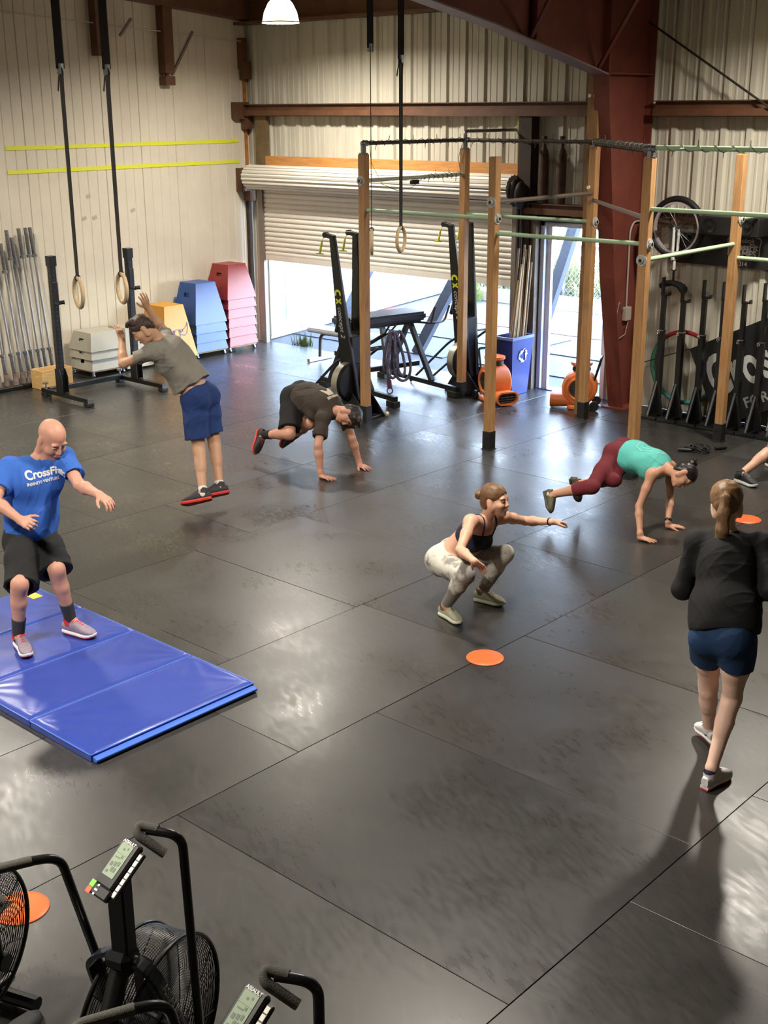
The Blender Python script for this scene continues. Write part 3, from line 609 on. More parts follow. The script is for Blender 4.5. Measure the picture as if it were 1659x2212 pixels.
# ---------------- barbells standing in a floor holder ----------------
t = thing('barbell_holder', 'dark floor holder with upright tubes carrying the standing barbells', 'holder', (-14.2, 8.6, 0))
b = MB(); b.mm((-14.42, 7.6, .004), (-14.06, 9.05, .05)); b.build('base_plate', M_black, t, bevel=.004)
bars = [(8.06, 1.92), (8.2, 1.80), (8.33, 1.86), (8.45, 1.84), (8.57, 1.84), (8.66, 2.0), (8.75, 1.90), (8.85, 2.01), (8.94, 2.01), (9.03, 2.01)]
M_shaft = mat('bar_shaft', (176, 174, 172), .3, metal=.85); M_sleeve = mat('bar_sleeve', (132, 130, 130), .38, metal=.8, noise=.3, nscale=40); M_rust = mat('rusty_tube', (150, 144, 138), .6, col2=(112, 76, 60), nscale=14)
for i, (yy, zt) in enumerate(bars):
    MB().lathe([(.036, .05), (.036, .2), (.03, .2), (.03, .05)], (-14.18+.02*(i % 2), yy, 0)).build('holder_tube', M_rust, t)
wh = ['first', 'second', 'third', 'fourth', 'fifth', 'sixth', 'seventh', 'eighth', 'ninth', 'tenth']
for i, (yy, zt) in enumerate(bars):
    xb = -14.18+.02*(i % 2); a = V((xb, yy, .06)); d = (V((-14.38, yy-.03+.012*(i % 3), zt))-a).normalized(); L_ = (V((-14.38, yy-.03, zt))-a).length
    k = len(bars)-1-i
    o = thing('barbell', 'steel barbell standing on end, %s from the left squat stand' % wh[k], 'barbell', a, group='barbells standing against the cream wall')
    MB().cyl(a+d*.38, a+d*(L_-.36), .0142, n=12).build('shaft', M_shaft, o)
    for q0, q1, c0 in ((.0, .36, .38), (L_-.34, L_, L_-.36)):
        s_ = MB().lathe([(.001, 0), (.0225, 0), (.025, .006), (.025, q1-q0-.004), (.022, q1-q0), (.001, q1-q0)], a+d*q0, d, 16).build('sleeve', M_sleeve, o)
        MB().lathe([(.0145, -.018), (.037, -.018), (.037, .018), (.0145, .018)], a+d*c0, d, 16).build('collar', M_sleeve, s_)
b = MB(); b.mm((-14.12, 8.98, .05), (-14.06, 9.05, .2)); b.build('corner_post', M_black, t, bevel=.004)
# ---------------- ski ergs ----------------
M_lime = mat('lime_print', (206, 214, 60), .5); M_print = mat('grey_print', (190, 190, 184), .5); M_hoop_t = mat('dark_tube', (60, 60, 62), .35, metal=.6)
def ski_erg(x, yc, label):
    t = thing('ski_erg', label, 'ski machine', (x, yc, 0), group=None); h = 2.08
    for s in (-1, 1):
        a, c = V((x, yc+s*.06, .2)), V((x-.15, yc+s*.19, h))
        b = MB(); b.beam(a, c, .25, .055, up=(0, 1, 0), w2=.085, h2=.045); arm = b.build('arm', M_black, t, bevel=.01)
        b = MB(); b.beam(c+V((.03, 0, -.01)), c+V((-.12, 0, .02)), .05, .05); b.cyl(c+V((-.11, -.03, .015)), c+V((-.11, .03, .015)), .032); b.build('pulley_arm', M_black, arm, bevel=.004)
        b = MB(); q0 = c+V((-.13, 0, 0)); b.tube([q0, q0+V((-.02, -.02, -.05))], .004, 6); q = q0+V((-.02, -.02, -.05)); b.tube([q, q+V((-.02, -.02, -.14))], [.011, .015], 10); b.tube([q+V((-.06, -.04, -.14)), q+V((.02, 0, -.145))], .009, 8); b.build('pull_handle', M_lime, arm)
        d = (c-a).normalized(); n = V((0, -1, 0)); n = (n-d*n.dot(d)).normalized(); u = d*-1; v = n.cross(u)
        if s < 0:
            set_text('lettering', 'concept 2', .09, a+d*.92+n*.028, u, v, M_print, arm, shear=.25)
            o_ = a+d*1.25+n*.028; b = MB(); b.add([o_+u*(math.cos(k*.35)*.05)+v*(math.sin(k*.35)*.05)+n*.001 for k in range(3, 16)]+[o_+u*(math.cos(k*.35)*.024)+v*(math.sin(k*.35)*.024)+n*.001 for k in range(3, 16)], [(k, k+1, k+14, k+13) for k in range(12)])
            b.add([o_+n*.001+u*p+v*q_ for p, q_ in ((.05, .04), (.075, .04), (.12, -.04), (.095, -.04))], [(0, 1, 2, 3)]); b.add([o_+n*.001+u*p+v*q_ for p, q_ in ((.095, .04), (.12, .04), (.075, -.04), (.05, -.04))], [(0, 1, 2, 3)]); b.build('emblem', M_lime, arm)
    c1, c2 = V((x-.13, yc-.19, h+.03)), V((x-.13, yc+.19, h+.03))
    MB().tube([c1, (c1+c2)/2+V((0, 0, .015)), c2], .003, 5).build('cord', mat('white_cord', (220, 220, 214), .6), t)
    b = MB(); b.mm((x-.06, yc-.13, .04), (x+.05, yc+.13, .62)); b.prism([(-.10, .62), (.10, .62), (.11, .95), (-.11, .95)], (x+.05, yc, 0), (0, 1, 0), (0, 0, 1), -.14); b.build('column', M_black, t, bevel=.01)
    b = MB(); b.lathe([(.001, -.07), (.2, -.07), (.225, -.05), (.225, .05), (.2, .07), (.06, .075), (.001, .075)], (x-.02, yc-.12, .42), (1, 0, 0), 36); dr = b.build('flywheel_drum', M_black, t)
    b = MB(); b.lathe([(.2255, -.045), (.229, -.042), (.229, .042), (.2255, .045)], (x-.02, yc-.12, .42), (1, 0, 0), 36); b.build('perforated_rim', mat('silver_rim', (168, 166, 150), .35, metal=.7), dr)
    b = MB(); b.box((x-.20, yc, 1.05), (.05, .2, .16), Matrix.Rotation(.3, 3, 'Y')); b.build('monitor', M_black, t, bevel=.01)
    b = MB(); b.prism([(-.25, 0), (.34, 0), (.34, .03), (.09, .3), (-.07, .3), (-.25, .03)], (x, yc-.14, .004), (1, 0, 0), (0, 0, 1), .012); b.prism([(-.25, 0), (.34, 0), (.34, .03), (.09, .3), (-.07, .3), (-.25, .03)], (x, yc+.15, .004), (1, 0, 0), (0, 0, 1), .012); b.mm((x-.22, yc-.2, .004), (x+.3, yc+.2, .03)); b.build('foot_plate', M_black, t, bevel=.004)
    for s in (-1, 1): MB().cyl((x+.32, yc+s*.17, .03), (x+.32, yc+s*.21, .03), .026, n=14).build('transport_wheel', mat('cream_wheel', (206, 196, 170), .5), t)
    b = MB(); b.tube(bend([(x-.92, yc-.06, .012), (x-.28, yc-.02, .62), (x-.02, yc+.06, .76), (x+.02, yc+.42, .76), (x-.16, yc+.42, .64), (x-.92, yc+.42, .012)], .12, 6), .016, 10); b.build('hoop_stand', M_hoop_t, t)
    return t
ski_erg(-9.80, 10.30, 'black ski machine behind the timber post, the nearer of two')
ski_erg(-9.62, 12.20, 'black ski machine beside the blue bin, the farther of two')
# ---------------- hyperextension machine ----------------
t = thing('reverse_hyper_machine', 'black padded machine on splayed legs between the two ski machines', 'gym machine', (-10.5, 11.45, 0))
ex, ey = V((.98, -.19, 0)), V((.22, .975, 0)).normalized(); pc = V((-10.53, 11.52, .93))
Rm = Matrix((ey.cross(V((0, 0, 1))), ey, V((0, 0, 1)))).transposed()
b = MB(); b.box(pc, (.46, 1.18, .11), Rm); b.build('pad', mat('navy_vinyl', (44, 52, 66), .35, spec=.6), t, bevel=.03, seg=3)
b = MB(); b.box(pc+V((0, 0, -.075)), (.3, 1.1, .04), Rm); b.build('pad_board', M_black, t)
for s, nm in ((-1, 'l'), (1, 'r')):
    ce = pc+ey*s*.47; ce.z = .86; r0 = V((ce.x, ce.y, 0))-ex*.62; r1 = V((ce.x, ce.y, 0))+ex*.98
    b = MB(); b.beam(r0+V((0, 0, .11)), r1+V((0, 0, .11)), .06, .06); b.build('base_rail', M_black, t, bevel=.004)
    for q, p in ((r0, .06), (r1, -.06)):
        b = MB(); b.box(q+ex*p+V((0, 0, .042)), (.16, .1, .076), Matrix.Rotation(-.19, 3, 'Z')); b.build('foot_block', M_blackr, t, bevel=.004)
    for q in (r0+ex*.2, r1-ex*.5):
        b = MB(); b.beam(ce, q+V((0, 0, .13)), .06, .06); b.build('leg', M_black, t, bevel=.004)
b = MB(); b.beam(pc-ey*.47-ex*.3+V((0, 0, -.45)), pc+ey*.47-ex*.3+V((0, 0, -.45)), .06, .06); b.beam(pc-ey*.47+ex*.2+V((0, 0, -.6)), pc+ey*.47+ex*.2+V((0, 0, -.6)), .06, .06); b.build('cross_tube', M_black, t, bevel=.004)
b = MB(); h0 = pc+ey*.45+V((0, 0, -.1)); b.tube(bend([h0-ex*.1, h0+ey*.2+ex*.25, h0+ey*.42+ex*.22, h0+ey*.5+ex*.22+V((0, 0, .2))], .05), .014); b.tube([h0+ey*.18+ex*.25, h0+ey*.24+ex*.25+V((0, 0, .2))], .018); b.build('grab_handle', M_black, t)
b = MB(); b.beam(pc+ex*.06+V((0, 0, -.1)), pc+ex*.2+V((0, 0, -.7)), .06, .05); b.cyl(pc+ex*.16+V((0, 0, -.62))-ey*.3, pc+ex*.16+V((0, 0, -.62))+ey*.3, .025); b.build('pendulum', M_steel, t)
b = MB(); p1 = V((-9.98, 11.05, .80)); 
for k in (0, 1): b.tube([p1+ey*(.06*k-.3)+V((0, 0, -.05)), p1+ey*(.07*k)+V((-.02, 0, .06)), p1+ey*(.1*k)+ex*.05+V((0, 0, .15))], .012)
b.beam(p1+V((-.05, -.3, -.08)), p1+V((-.4, -.1, .0)), .05, .05); b.build('rope_peg', M_black, t)
# coil of thick rope
t = thing('battle_rope', 'thick blue black rope looped over the pegs of the padded machine', 'rope', (-9.95, 11.05, .1)); M_rope = mat('rope', (52, 50, 66), .8, col2=(112, 106, 130), nscale=14, stretch=(1, 1, 1), bump=.5, bscale=70)
b = MB(); o_ = V((-9.93, 11.13, .88)); lat = V((.45, .89, 0))
for k, (w_, dp, ox) in enumerate(((.07, .50, -.05), (.09, .58, -.02), (.15, .62, .07), (.07, .55, .01))):
    pts = []
    for i in range(28):
        a = 2*PI*i/28; zz = -dp/2+dp/2*math.cos(a); ww = w_*(.35+.65*(1-math.cos(a))/2)*math.sin(a)
        pts.append(o_+lat*(ww+ox+.05*(1-math.cos(a))/2*(k-1))+V((.012*k, -.012*k, zz)))
    b.tube(pts, .019, 8, closed=True)
b.tube([o_+lat*-.04+V((.03, -.03, 0)), o_+lat*-.09+V((.03, -.03, -.4)), o_+lat*-.07+V((.03, -.03, -.62))], .021, 8); b.build('coil', M_rope, t)
b = MB(); b.tube([o_+lat*-.07+V((.03, -.03, -.60)), o_+lat*-.06+V((.03, -.03, -.70))], .03, 8); b.build('red_whipping', mat('maroon_tape', (96, 52, 72), .6), t)
b = MB(); b.torus(o_+lat*-.06+V((.03, -.03, -.73)), (.6, -.4, .1), .035, .008, 16, 6, 1, 1); b.beam(o_+lat*-.06+V((.03, -.03, -.76)), o_+lat*-.08+V((.03, -.03, -.8)), .05, .01); b.build('strap_end', mat('strap_grey', (64, 70, 92), .7), t)
# ---------------- flat bench ----------------
t = thing('flat_bench', 'flat bench with grey pad and bent chrome legs at the roller door sill', 'bench', (-12.0, 12.42, 0))
MB().mm((-12.62, 12.24, .42), (-11.42, 12.56, .485)).build('pad', mat('pale_pad', (168, 172, 180), .35), t, bevel=.02, seg=2)
for s, x in ((1, -12.5), (-1, -11.55)):
    MB().tube(bend([(x+s*.4, 12.4, .40), (x+s*.02, 12.4, .40), (x, 12.4, .05)], .12, 6), .025, 12).build('bent_leg', mat('dark_chrome', (96, 88, 84), .25, metal=.8), t)
    MB().mm((x-.025, 12.16, .004), (x+.025, 12.64, .055)).build('foot_bar', M_chrome, t, bevel=.005)
# ---------------- recycling bin with dowels ----------------
M_bin = mat('bin_blue', (22, 42, 118), .4); t = thing('recycling_bin', 'tall blue recycling bin holding wooden sticks by the side door', 'bin', (-9.16, 12.48, 0))
bx, by, hb = -9.12, 12.48, .74; b = MB()
def rect(w_, d_, z): return [V((bx+sx*w_/2, by+sy*d_/2, z)) for sx, sy in ((-1, -1), (1, -1), (1, 1), (-1, 1))]
R0, R1, R2, R3 = rect(.23, .33, .003), rect(.30, .44, hb), rect(.275, .415, hb), rect(.21, .31, .02)
for q in (R0, R1, R2, R3): pass
b.add(R0+R1+R2+R3, [(3, 2, 1, 0), (12, 13, 14, 15)]+[(k, (k+1) % 4, 4+(k+1) % 4, 4+k) for k in range(4)]+[(4+k, 4+(k+1) % 4, 8+(k+1) % 4, 8+k) for k in range(4)]+[(8+k, 8+(k+1) % 4, 12+(k+1) % 4, 12+k) for k in range(4)]); b.build('bin_body', M_bin, t)
b = MB(); R4 = rect(.315, .455, hb-.03); R5 = rect(.315, .455, hb+.004); R6 = rect(.275, .415, hb+.004); b.add(R4+R5+R6, [(k, (k+1) % 4, 4+(k+1) % 4, 4+k) for k in range(4)]+[(4+k, 4+(k+1) % 4, 8+(k+1) % 4, 8+k) for k in range(4)]); b.build('rim', mat('bin_rim', (110, 128, 190), .4), t)
b = MB(); cc = V((bx+.147, by+.01, .50)); u_, v_ = V((0, 1, 0)), V((.095, 0, .995))     # three chasing arrows
for k in range(3):
    a = k*2*PI/3+PI/2
    def rp(px, py): return cc+V((.004, 0, 0))+u_*(px*math.cos(a)-py*math.sin(a))+v_*(px*math.sin(a)+py*math.cos(a))
    b.add([rp(.075, -.045), rp(.095, -.02), rp(.06, .045), rp(.035, .03)], [(0, 1, 2, 3)]); b.add([rp(.022, .022), rp(.078, .055), rp(.022, .078)], [(0, 1, 2)]); b.add([rp(.075, -.045), rp(.055, -.075), rp(.02, -.075), rp(.02, -.05), rp(.045, -.048), rp(.055, -.03)], [(0, 1, 2, 3, 4, 5)])
b.build('recycling_mark', M_white, t)
M_dw = [wood_mat('dowel_%d' % i, c, tuple(min(255, x+26) for x in c)) for i, c in enumerate(((142, 114, 78), (98, 76, 50), (168, 146, 112)))]
for k in range(11):
    p0 = V((bx-.06+.012*k, by-.1+.022*k+random.uniform(-.03, .03), .03)); p1 = V((-9.13+random.uniform(-.03, .05)+.007*k, 12.54+.018*k, random.uniform(1.35, 1.86)))
    o = MB().cyl(p0, p1, .0145, n=10).build('wooden_dowel', M_dw[k % 3]); tag(o, '%s wooden dowel in the blue bin, %s of eleven counted from the camera side' % (('tan', 'brown', 'pale')[k % 3], ('first', 'second', 'third', 'fourth', 'fifth', 'sixth', 'seventh', 'eighth', 'ninth', 'tenth', 'last')[k]), 'stick', 'wooden dowels in the blue bin')
# ---------------- orange air movers ----------------
M_or = mat('orange_plastic', (216, 116, 60), .45, noise=.06); M_grl = mat('black_grille', (20, 18, 18), .6)
def blower(c, ang, label):
    """local x: blower axis, local -y: outlet direction"""
    t = thing('air_mover', label, 'fan', c, ang, world=False)
    b = MB(); n = 28; prof = []
    for k in range(n+1):
        a = PI*1.5+k/n*2*PI*.86; r_ = .155+.05*k/n; prof.append((math.cos(a)*r_*-1, .23+math.sin(a)*r_))
    b.lathe([(.05, -.125), (.16, -.125), (.185, -.10), (.19, 0), (.185, .10), (.16, .125), (.05, .125)], (0, .02, .225), (1, 0, 0), 32); b.build('scroll_housing', M_or, t)
    for s in (-1, 1):
        b = MB(); b.torus((s*.126, .02, .225), (1, 0, 0), .115, .016, 28, 8); b.build('inlet_ring', M_or, t)
        b = MB(); b.cyl((s*.118, .02, .225), (s*.127, .02, .225), .11, n=24); g = b.build('inlet_grille', M_grl, t)
        b = MB()
        for r_ in (.03, .055, .08): b.torus((s*.13, .02, .225), (1, 0, 0), r_, .003, 20, 5)
        for k in range(6): b.tube([(s*.13, .02, .225), (s*.13, .02+.108*math.cos(k*PI/3), .225+.108*math.sin(k*PI/3))], .003, 5)
        b.build('guard_wires', mat('guard', (60, 56, 54), .5), g)
    def slot(y, w_, h_, z=.085, n=24):
        pts = []
        for k in range(n):
            a = 2*PI*k/n; x = math.cos(a); zz = math.sin(a); pts.append(V((max(-1, min(1, x*1.0))*h_/2+math.copysign(w_/2-h_/2, x) if abs(x) > 1e-6 else 0, y, z+zz*h_/2)))
        return pts
    b = MB(); L_ = [slot(.05, .2, .15, .095), slot(-.16, .24, .14), slot(-.27, .27, .15), slot(-.285, .27, .15), slot(-.285, .235, .115), slot(-.24, .235, .115)]; n = 24
    b.add([p for q in L_ for p in q], [(i*n+k, i*n+(k+1) % n, (i+1)*n+(k+1) % n, (i+1)*n+k) for i in range(5) for k in range(n)]); b.build('outlet_duct', M_or, t)
    b = MB(); b.add(slot(-.245, .236, .116), [tuple(range(24))]); og = b.build('outlet_grille', M_grl, t)
    b = MB()
    for k in range(4): b.tube([(-.1, -.262, .045+.026*k), (.1, -.262, .045+.026*k)], .004, 6)
    for k in range(3): b.tube([(-.06+.06*k, -.262, .034), (-.06+.06*k, -.262, .136)], .003, 6)
    b.build('louvre_wires', mat('guard'), og)
    b = MB(); b.lathe([(.06, .36), (.085, .40), (.085, .45), (.115, .475), (.115, .50), (.06, .515), (.001, .515)], (.0, .03, 0), n=24); b.build('cord_spool', M_or, t)
    b = MB(); b.lathe([(.086, .405), (.098, .41), (.098, .445), (.086, .45)], (0, .03, 0), n=20); b.tube([(.08, .0, .42), (.12, .06, .36), (.1, .1, .3), (.132, .0, .3)], .006, 6); b.build('wound_cord', M_blackr, t)
    b = MB(); b.tube(bend([(-.09, .17, .3), (-.09, .24, .56), (.09, .24, .56), (.09, .17, .3)], .03), .012); b.build('carry_handle', M_black, t)
    b = MB(); b.mm((-.13, -.1, .0), (.13, .2, .045)); b.build('skid_base', M_or, t, bevel=.01)
    for s in (-1, 1): MB().cyl((s*.135, .19, .052), (s*.165, .19, .052), .05, n=18).build('wheel', M_blackr, t)
    t.scale = (1.12, 1.12, 1.12); return t
blower((-9.0, 11.97, .0), math.radians(66), 'orange air mover by the blue bin with its grille towards the room')
blower((-8.05, 12.36, .0), math.radians(-62), 'orange air mover behind the double post beside the red column')
# ---------------- old cylinders on the girt, conduit on the column ----------------
for k, x in enumerate((-9.0, -8.74)):
    o = MB().lathe([(.001, 0), (.06, 0), (.062, .01), (.062, .56), (.05, .62), (.024, .66), (.022, .72), (.034, .725), (.034, .79), (.001, .795)], (x, BY-.115, 2.343), n=20).build('gas_cylinder', mat('rusty_brown', (70, 52, 38), .7, noise=.35, nscale=9)); tag(o, ('rusty brown cylinder standing on the wall girt nearer the dark post', 'rusty brown cylinder standing on the wall girt nearer the red column')[k], 'cylinder', 'rusty cylinders on the girt')
t = thing('conduit', 'pale electric conduit with an outlet box on the red column', 'conduit', (-7.62, 12.7, 1.2)); xq = cx+.006
MB().tube(bend([(xq+.018, 12.69, 1.22), (xq+.018, 12.68, 2.1), (xq+.02, 12.75, 2.2), (xq+.03, BY-.07, 2.2)], .08), .011).build('conduit_pipe', mat('pale_conduit', (170, 158, 146), .5), t)
MB().mm((xq+.002, 12.63, 1.06), (xq+.06, 12.75, 1.22)).build('outlet_box', mat('pale_conduit'), t, bevel=.006)
MB().tube([(xq+.03, 12.62, 1.18), (xq+.04, 12.5, 1.3), (xq+.03, 12.42, 1.0), (xq+.04, 12.5, .86), (xq+.04, 12.66, .9), (xq+.05, 12.7, 1.05)], .005, 6).build('looped_wire', mat('pale_conduit'), t)
# ---------------- unicycle hung on the wall ----------------
t = thing('unicycle', 'unicycle hung upside down on the ribbed wall above the squat stands', 'unicycle', (-7.03, 12.68, 1.5)); uy = 12.67; wc_ = V((-7.04, uy, 2.17))
MB().torus(wc_, (0, 1, 0), .315, .036, 48, 10).build('tyre', M_blackr, t)
MB().lathe([(.262, -.02), (.288, -.02), (.288, .02), (.262, .02)], wc_, (0, 1, 0), 48, closed=True).build('rim', mat('alloy_rim', (196, 190, 196), .35, metal=.4), t)
b = MB()
for k in range(20): a = 2*PI*k/20; b.tube([wc_+V((math.cos(a)*.02, (-1)**k*.02, math.sin(a)*.02)), wc_+V((math.cos(a+.25)*.265, 0, math.sin(a+.25)*.265))], .0016, 4)
o = b.build('spokes', M_steel, t); o['kind'] = 'stuff'
MB().cyl(wc_+V((0, -.06, 0)), wc_+V((0, .06, 0)), .022).build('hub', M_steel, t)
b = MB()
for s in (-1, 1): b.beam(wc_+V((0, s*.055, .01)), wc_+V((.0, s*.05, -.34)), .03, .02, up=(1, 0, 0))
b.beam(wc_+V((0, -.06, -.34)), wc_+V((0, .06, -.34)), .035, .03); b.cyl(wc_+V((0, 0, -.34)), wc_+V((.0, 0, -.47)), .017); b.build('fork', M_white, t, bevel=.003)
b = MB(); b.cyl(wc_+V((0, 0, -.45)), wc_+V((0, 0, -.6)), .0125); b.tube([wc_+V((-.03, 0, -.47)), wc_+V((.03, 0, -.47))], .008); b.build('seat_post', M_black, t)
b = MB(); b.tube([wc_+V((x, 0, z)) for x, z in ((-.165, -.675), (-.15, -.665), (-.09, -.63), (0, -.615), (.08, -.635), (.15, -.69), (.17, -.70))], [.015, .035, .036, .034, .04, .05, .03], 12); b.build('saddle', M_blackr, t)
b = MB(); b.tube([wc_+V((0, -.06, 0)), wc_+V((-.06, -.075, .1))], .01); b.box(wc_+V((-.06, -.12, .1)), (.08, .09, .025)); b.tube([wc_+V((0, .06, 0)), wc_+V((.06, .075, -.1))], .01); b.box(wc_+V((.06, .12, -.1)), (.08, .09, .025)); b.build('pedal_cranks', M_black, t)
# ---------------- loudspeaker, banners ----------------
t = thing('loudspeaker', 'black loudspeaker with a red standby light below the upper girt', 'speaker', (-6.3, 12.6, 2.15))
MB().mm((-6.68, 12.5, 2.13), (-5.98, 12.76, 2.33)).build('cabinet', M_blackr, t, bevel=.01)
for x in (-6.56, -6.12): MB().lathe([(.08, 0), (.08, -.006), (.07, -.004), (.04, .006), (.02, .0), (.001, -.006)], (x, 12.497, 2.23), (0, 1, 0), 20).build('driver', M_black, t)
MB().ball((-6.28, 12.495, 2.2), .010).build('standby_light', mat('red_led', (255, 40, 20), .4, emit=12), t)
M_ban = mat('banner_black', (26, 26, 28), .55); M_bw = mat('banner_white', (206, 206, 204), .6); yb_ = 12.88
o = MB().mm((-7.19, yb_, 1.76), (-5.45, yb_+.012, 2.10)).build('games_banner', M_ban); tag(o, 'long black wall banner with a white games emblem behind the unicycle', 'banner')
def btxt(s, size, x, z, par=o, bold=.0, y=yb_): return set_text('lettering', s, size, (x, y, z), (1, 0, 0), (0, 0, 1), M_bw, par, bold=bold)
btxt('Reebok', .075, -6.31, 2.055); btxt('CrossFit', .10, -6.32, 1.985, bold=.003); btxt('GAMES', .10, -6.32, 1.91, bold=.004); btxt('2014', .07, -6.33, 1.80, bold=.002)
for s in (-1, 1):
    b = MB(); b.tube([(-6.31+s*x, yb_-.002, z) for x, z in ((.13, 2.095), (.17, 2.09), (.20, 2.065), (.185, 2.0), (.185, 1.90), (.16, 1.865), (.05, 1.86))], .008, 5); b.build('emblem_outline', M_bw, o)
# slanted banner
TL = V((-6.84, 12.80, .80)); bu = V((.894, .0, .447)); bv = V((-.447, 0, .894))
b = MB(); W_, H_ = 2.9, .96; b.prism([(0, 0), (W_, 0), (W_, -H_), (0, -H_)], TL, bu, bv, -.012)
o = b.build('slanted_banner', M_ban); tag(o, 'slanted black banner with big white lettering leaning behind the squat stands', 'banner')
nrm = bu.cross(bv)
set_text('lettering', 'CrossFit', .64, TL+bu*.10-bv*.42, bu, bv, M_bw, o, bold=.016, left=True, sx=.62); set_text('lettering', 'FORGING ELITE FITNESS', .165, TL+bu*.42-bv*.81, bu, bv, mat('banner_grey', (150, 150, 148), .6), o, bold=.004, left=True)
MB().tube([TL, (-7.3, 12.82, .62), (-7.6, 12.85, .5)], .005, 5).build('tie_cord', M_black, o)
# hoop leaning behind the stands
t = thing('hula_hoop', 'taped red and green hoop leaning on the ribbed wall behind the stands', 'hoop', (-6.95, 12.85, .02)); hc = V((-6.94, 12.865, .555)); Rh = .42
for a0, a1, m in ((20, 140, mat('hoop_red', (168, 46, 52), .4)), (140, 235, mat('hoop_green', (62, 122, 96), .4)), (235, 320, mat('hoop_teal', (64, 150, 150), .4)), (320, 380, mat('hoop_red'))):
    MB().tube([hc+V((math.cos(math.radians(a))*Rh, .02-.02*math.sin(math.radians(a)), math.sin(math.radians(a))*Rh)) for a in np.linspace(a0, a1, 16)], .026, 8).build('taped_section', m, t)
# ---------------- squat stands in a row ----------------
so = ['first', 'second', 'third', 'fourth', 'fifth', 'sixth', 'seventh', 'eighth']
M_edge = mat('worn_edge', (74, 75, 77), .45, metal=.3)
for k, (x, h) in enumerate(((-7.1, 1.62), (-6.85, 1.56), (-6.59, 1.63), (-6.35, 1.63), (-6.11, 1.62), (-5.87, 1.66), (-5.62, 1.62), (-5.37, 1.6))):
    y = 12.60; t = thing('squat_rack_post', 'black adjustable squat post, %s from the red column in the row' % so[k], 'squat stand', (x, y, 0), group='squat posts in a row')
    MB().mm((x-.032, y-.032, .03), (x+.032, y+.032, 1.02)).build('lower_tube', M_black, t, bevel=.003)
    MB().mm((x-.025, y-.025, 1.0), (x+.025, y+.025, h-.18)).build('inner_tube', M_black, t, bevel=.003)
    b = MB(); b.mm((x-.026, y-.03, h-.2), (x-.008, y+.03, h)); b.mm((x-.026, y-.03, h-.2), (x+.075, y+.03, h-.185)); b.mm((x+.06, y-.03, h-.2), (x+.075, y+.03, h-.16)); b.build('bar_cup', M_black, t, bevel=.002)
    b = MB(); b.cyl((x+.0, y-.036, 1.0), (x, y-.075, 1.0), .007, n=8); b.torus((x, y-.085, 1.0), (0, 1, 0), .016, .004, 12, 5); b.mm((x-.035, y-.035, 1.012), (x+.035, y+.035, 1.022)); b.build('pull_pin', M_chrome, t)
    b = MB(); b.mm((x-.115, y-.235, .004), (x+.115, y-.185, .04)); b.mm((x-.03, y-.21, .006), (x+.03, y+.2, .036)); b.mm((x-.115, y+.15, .004), (x+.115, y+.2, .04)); b.build('foot_frame', M_black, t, bevel=.003)
    b = MB(); b.prism([(-.19, .036), (.03, .036), (.03, .42), (0, .42)], (x-.006, y, 0), (0, 1, 0), (0, 0, 1), .012); b.prism([(-.11, .036), (.11, .036), (.03, .40), (-.03, .40)], (x, y-.036, 0), (1, 0, 0), (0, 0, 1), .008); b.build('gusset', M_black, t)
    b = MB(); b.beam((x-.008, y-.2, .04), (x-.008, y-.03, .42), .022, .006, up=(0, 1, 0)); b.build('brace_edge', M_edge, t)
# ---------------- small things on the floor ----------------
t = thing('jump_rope', 'black jump rope dropped in a tangle on the floor by the right post', 'rope', (-5.95, 11.5, 0)); b = MB(); pts = []
for k in range(46):
    a = k*.62; r_ = .13+.06*math.sin(k*.9); pts.append((-5.97+.6*r_*math.cos(a)*1.3, 11.52+.6*r_*math.sin(a), .012+.02*(k % 3)))
b.tube(pts, .008, 6); b.build('cable', M_blackr, t)
for p, q in (((-6.12, 11.36, .02), (-6.0, 11.43, .02)), ((-5.85, 11.66, .02), (-5.78, 11.78, .02))): MB().tube([p, V(p).lerp(V(q), .5), q], [.016, .02, .016], 10).build('grip', M_black, t)
M_disc = mat('orange_disc', (240, 98, 42), .45)
for (x, y), l in (((-4.49, 5.93), 'flat orange floor marker disc in front of the squatting woman'), ((-4.53, 9.74), 'flat orange floor marker disc beside the ponytailed woman and far hands'), ((-4.42, 2.40), 'flat orange floor marker disc showing behind the left fan cage')):
    o = MB().lathe([(.001, .012), (.10, .011), (.122, .006), (.125, .003), (.122, .0025), (.001, .0025)], (x, y, 0), n=40).build('marker_disc', M_disc); tag(o, l, 'disc')
# ---------------- blue folding mat ----------------
t = thing('folding_mat', 'blue vinyl folding exercise mat lying under the bald man', 'mat', (-6.5, 3.98, 0))
M_vin = mat('blue_vinyl', (52, 72, 158), .3, noise=.05, nscale=3, bump=.55, bscale=3.2, spec=.6); M_flap = mat('flap_blue', (70, 112, 214), .5); M_vdk = mat('vinyl_edge', (36, 52, 140), .35)
y0, y1, hm = 3.385, 4.60, .058
def wrinkle(x, y, xa, xb, ya, yb):
    z = 0
    for cx_, cy_, an in ((xb, yb, 3.5), (xa, ya, .6), (xb, ya, 2.4), (xa, yb, 5.6)):
        dx, dy = x-cx_, y-cy_; r_ = math.hypot(dx, dy)+1e-4; th = math.atan2(dy, dx)
        z += .0045*math.sin(th*15+cx_*9)*math.exp(-r_/.20)*min(1, r_/.05)
    return z+.0012*math.sin(x*9+y*4)*math.sin(y*7-x*3)
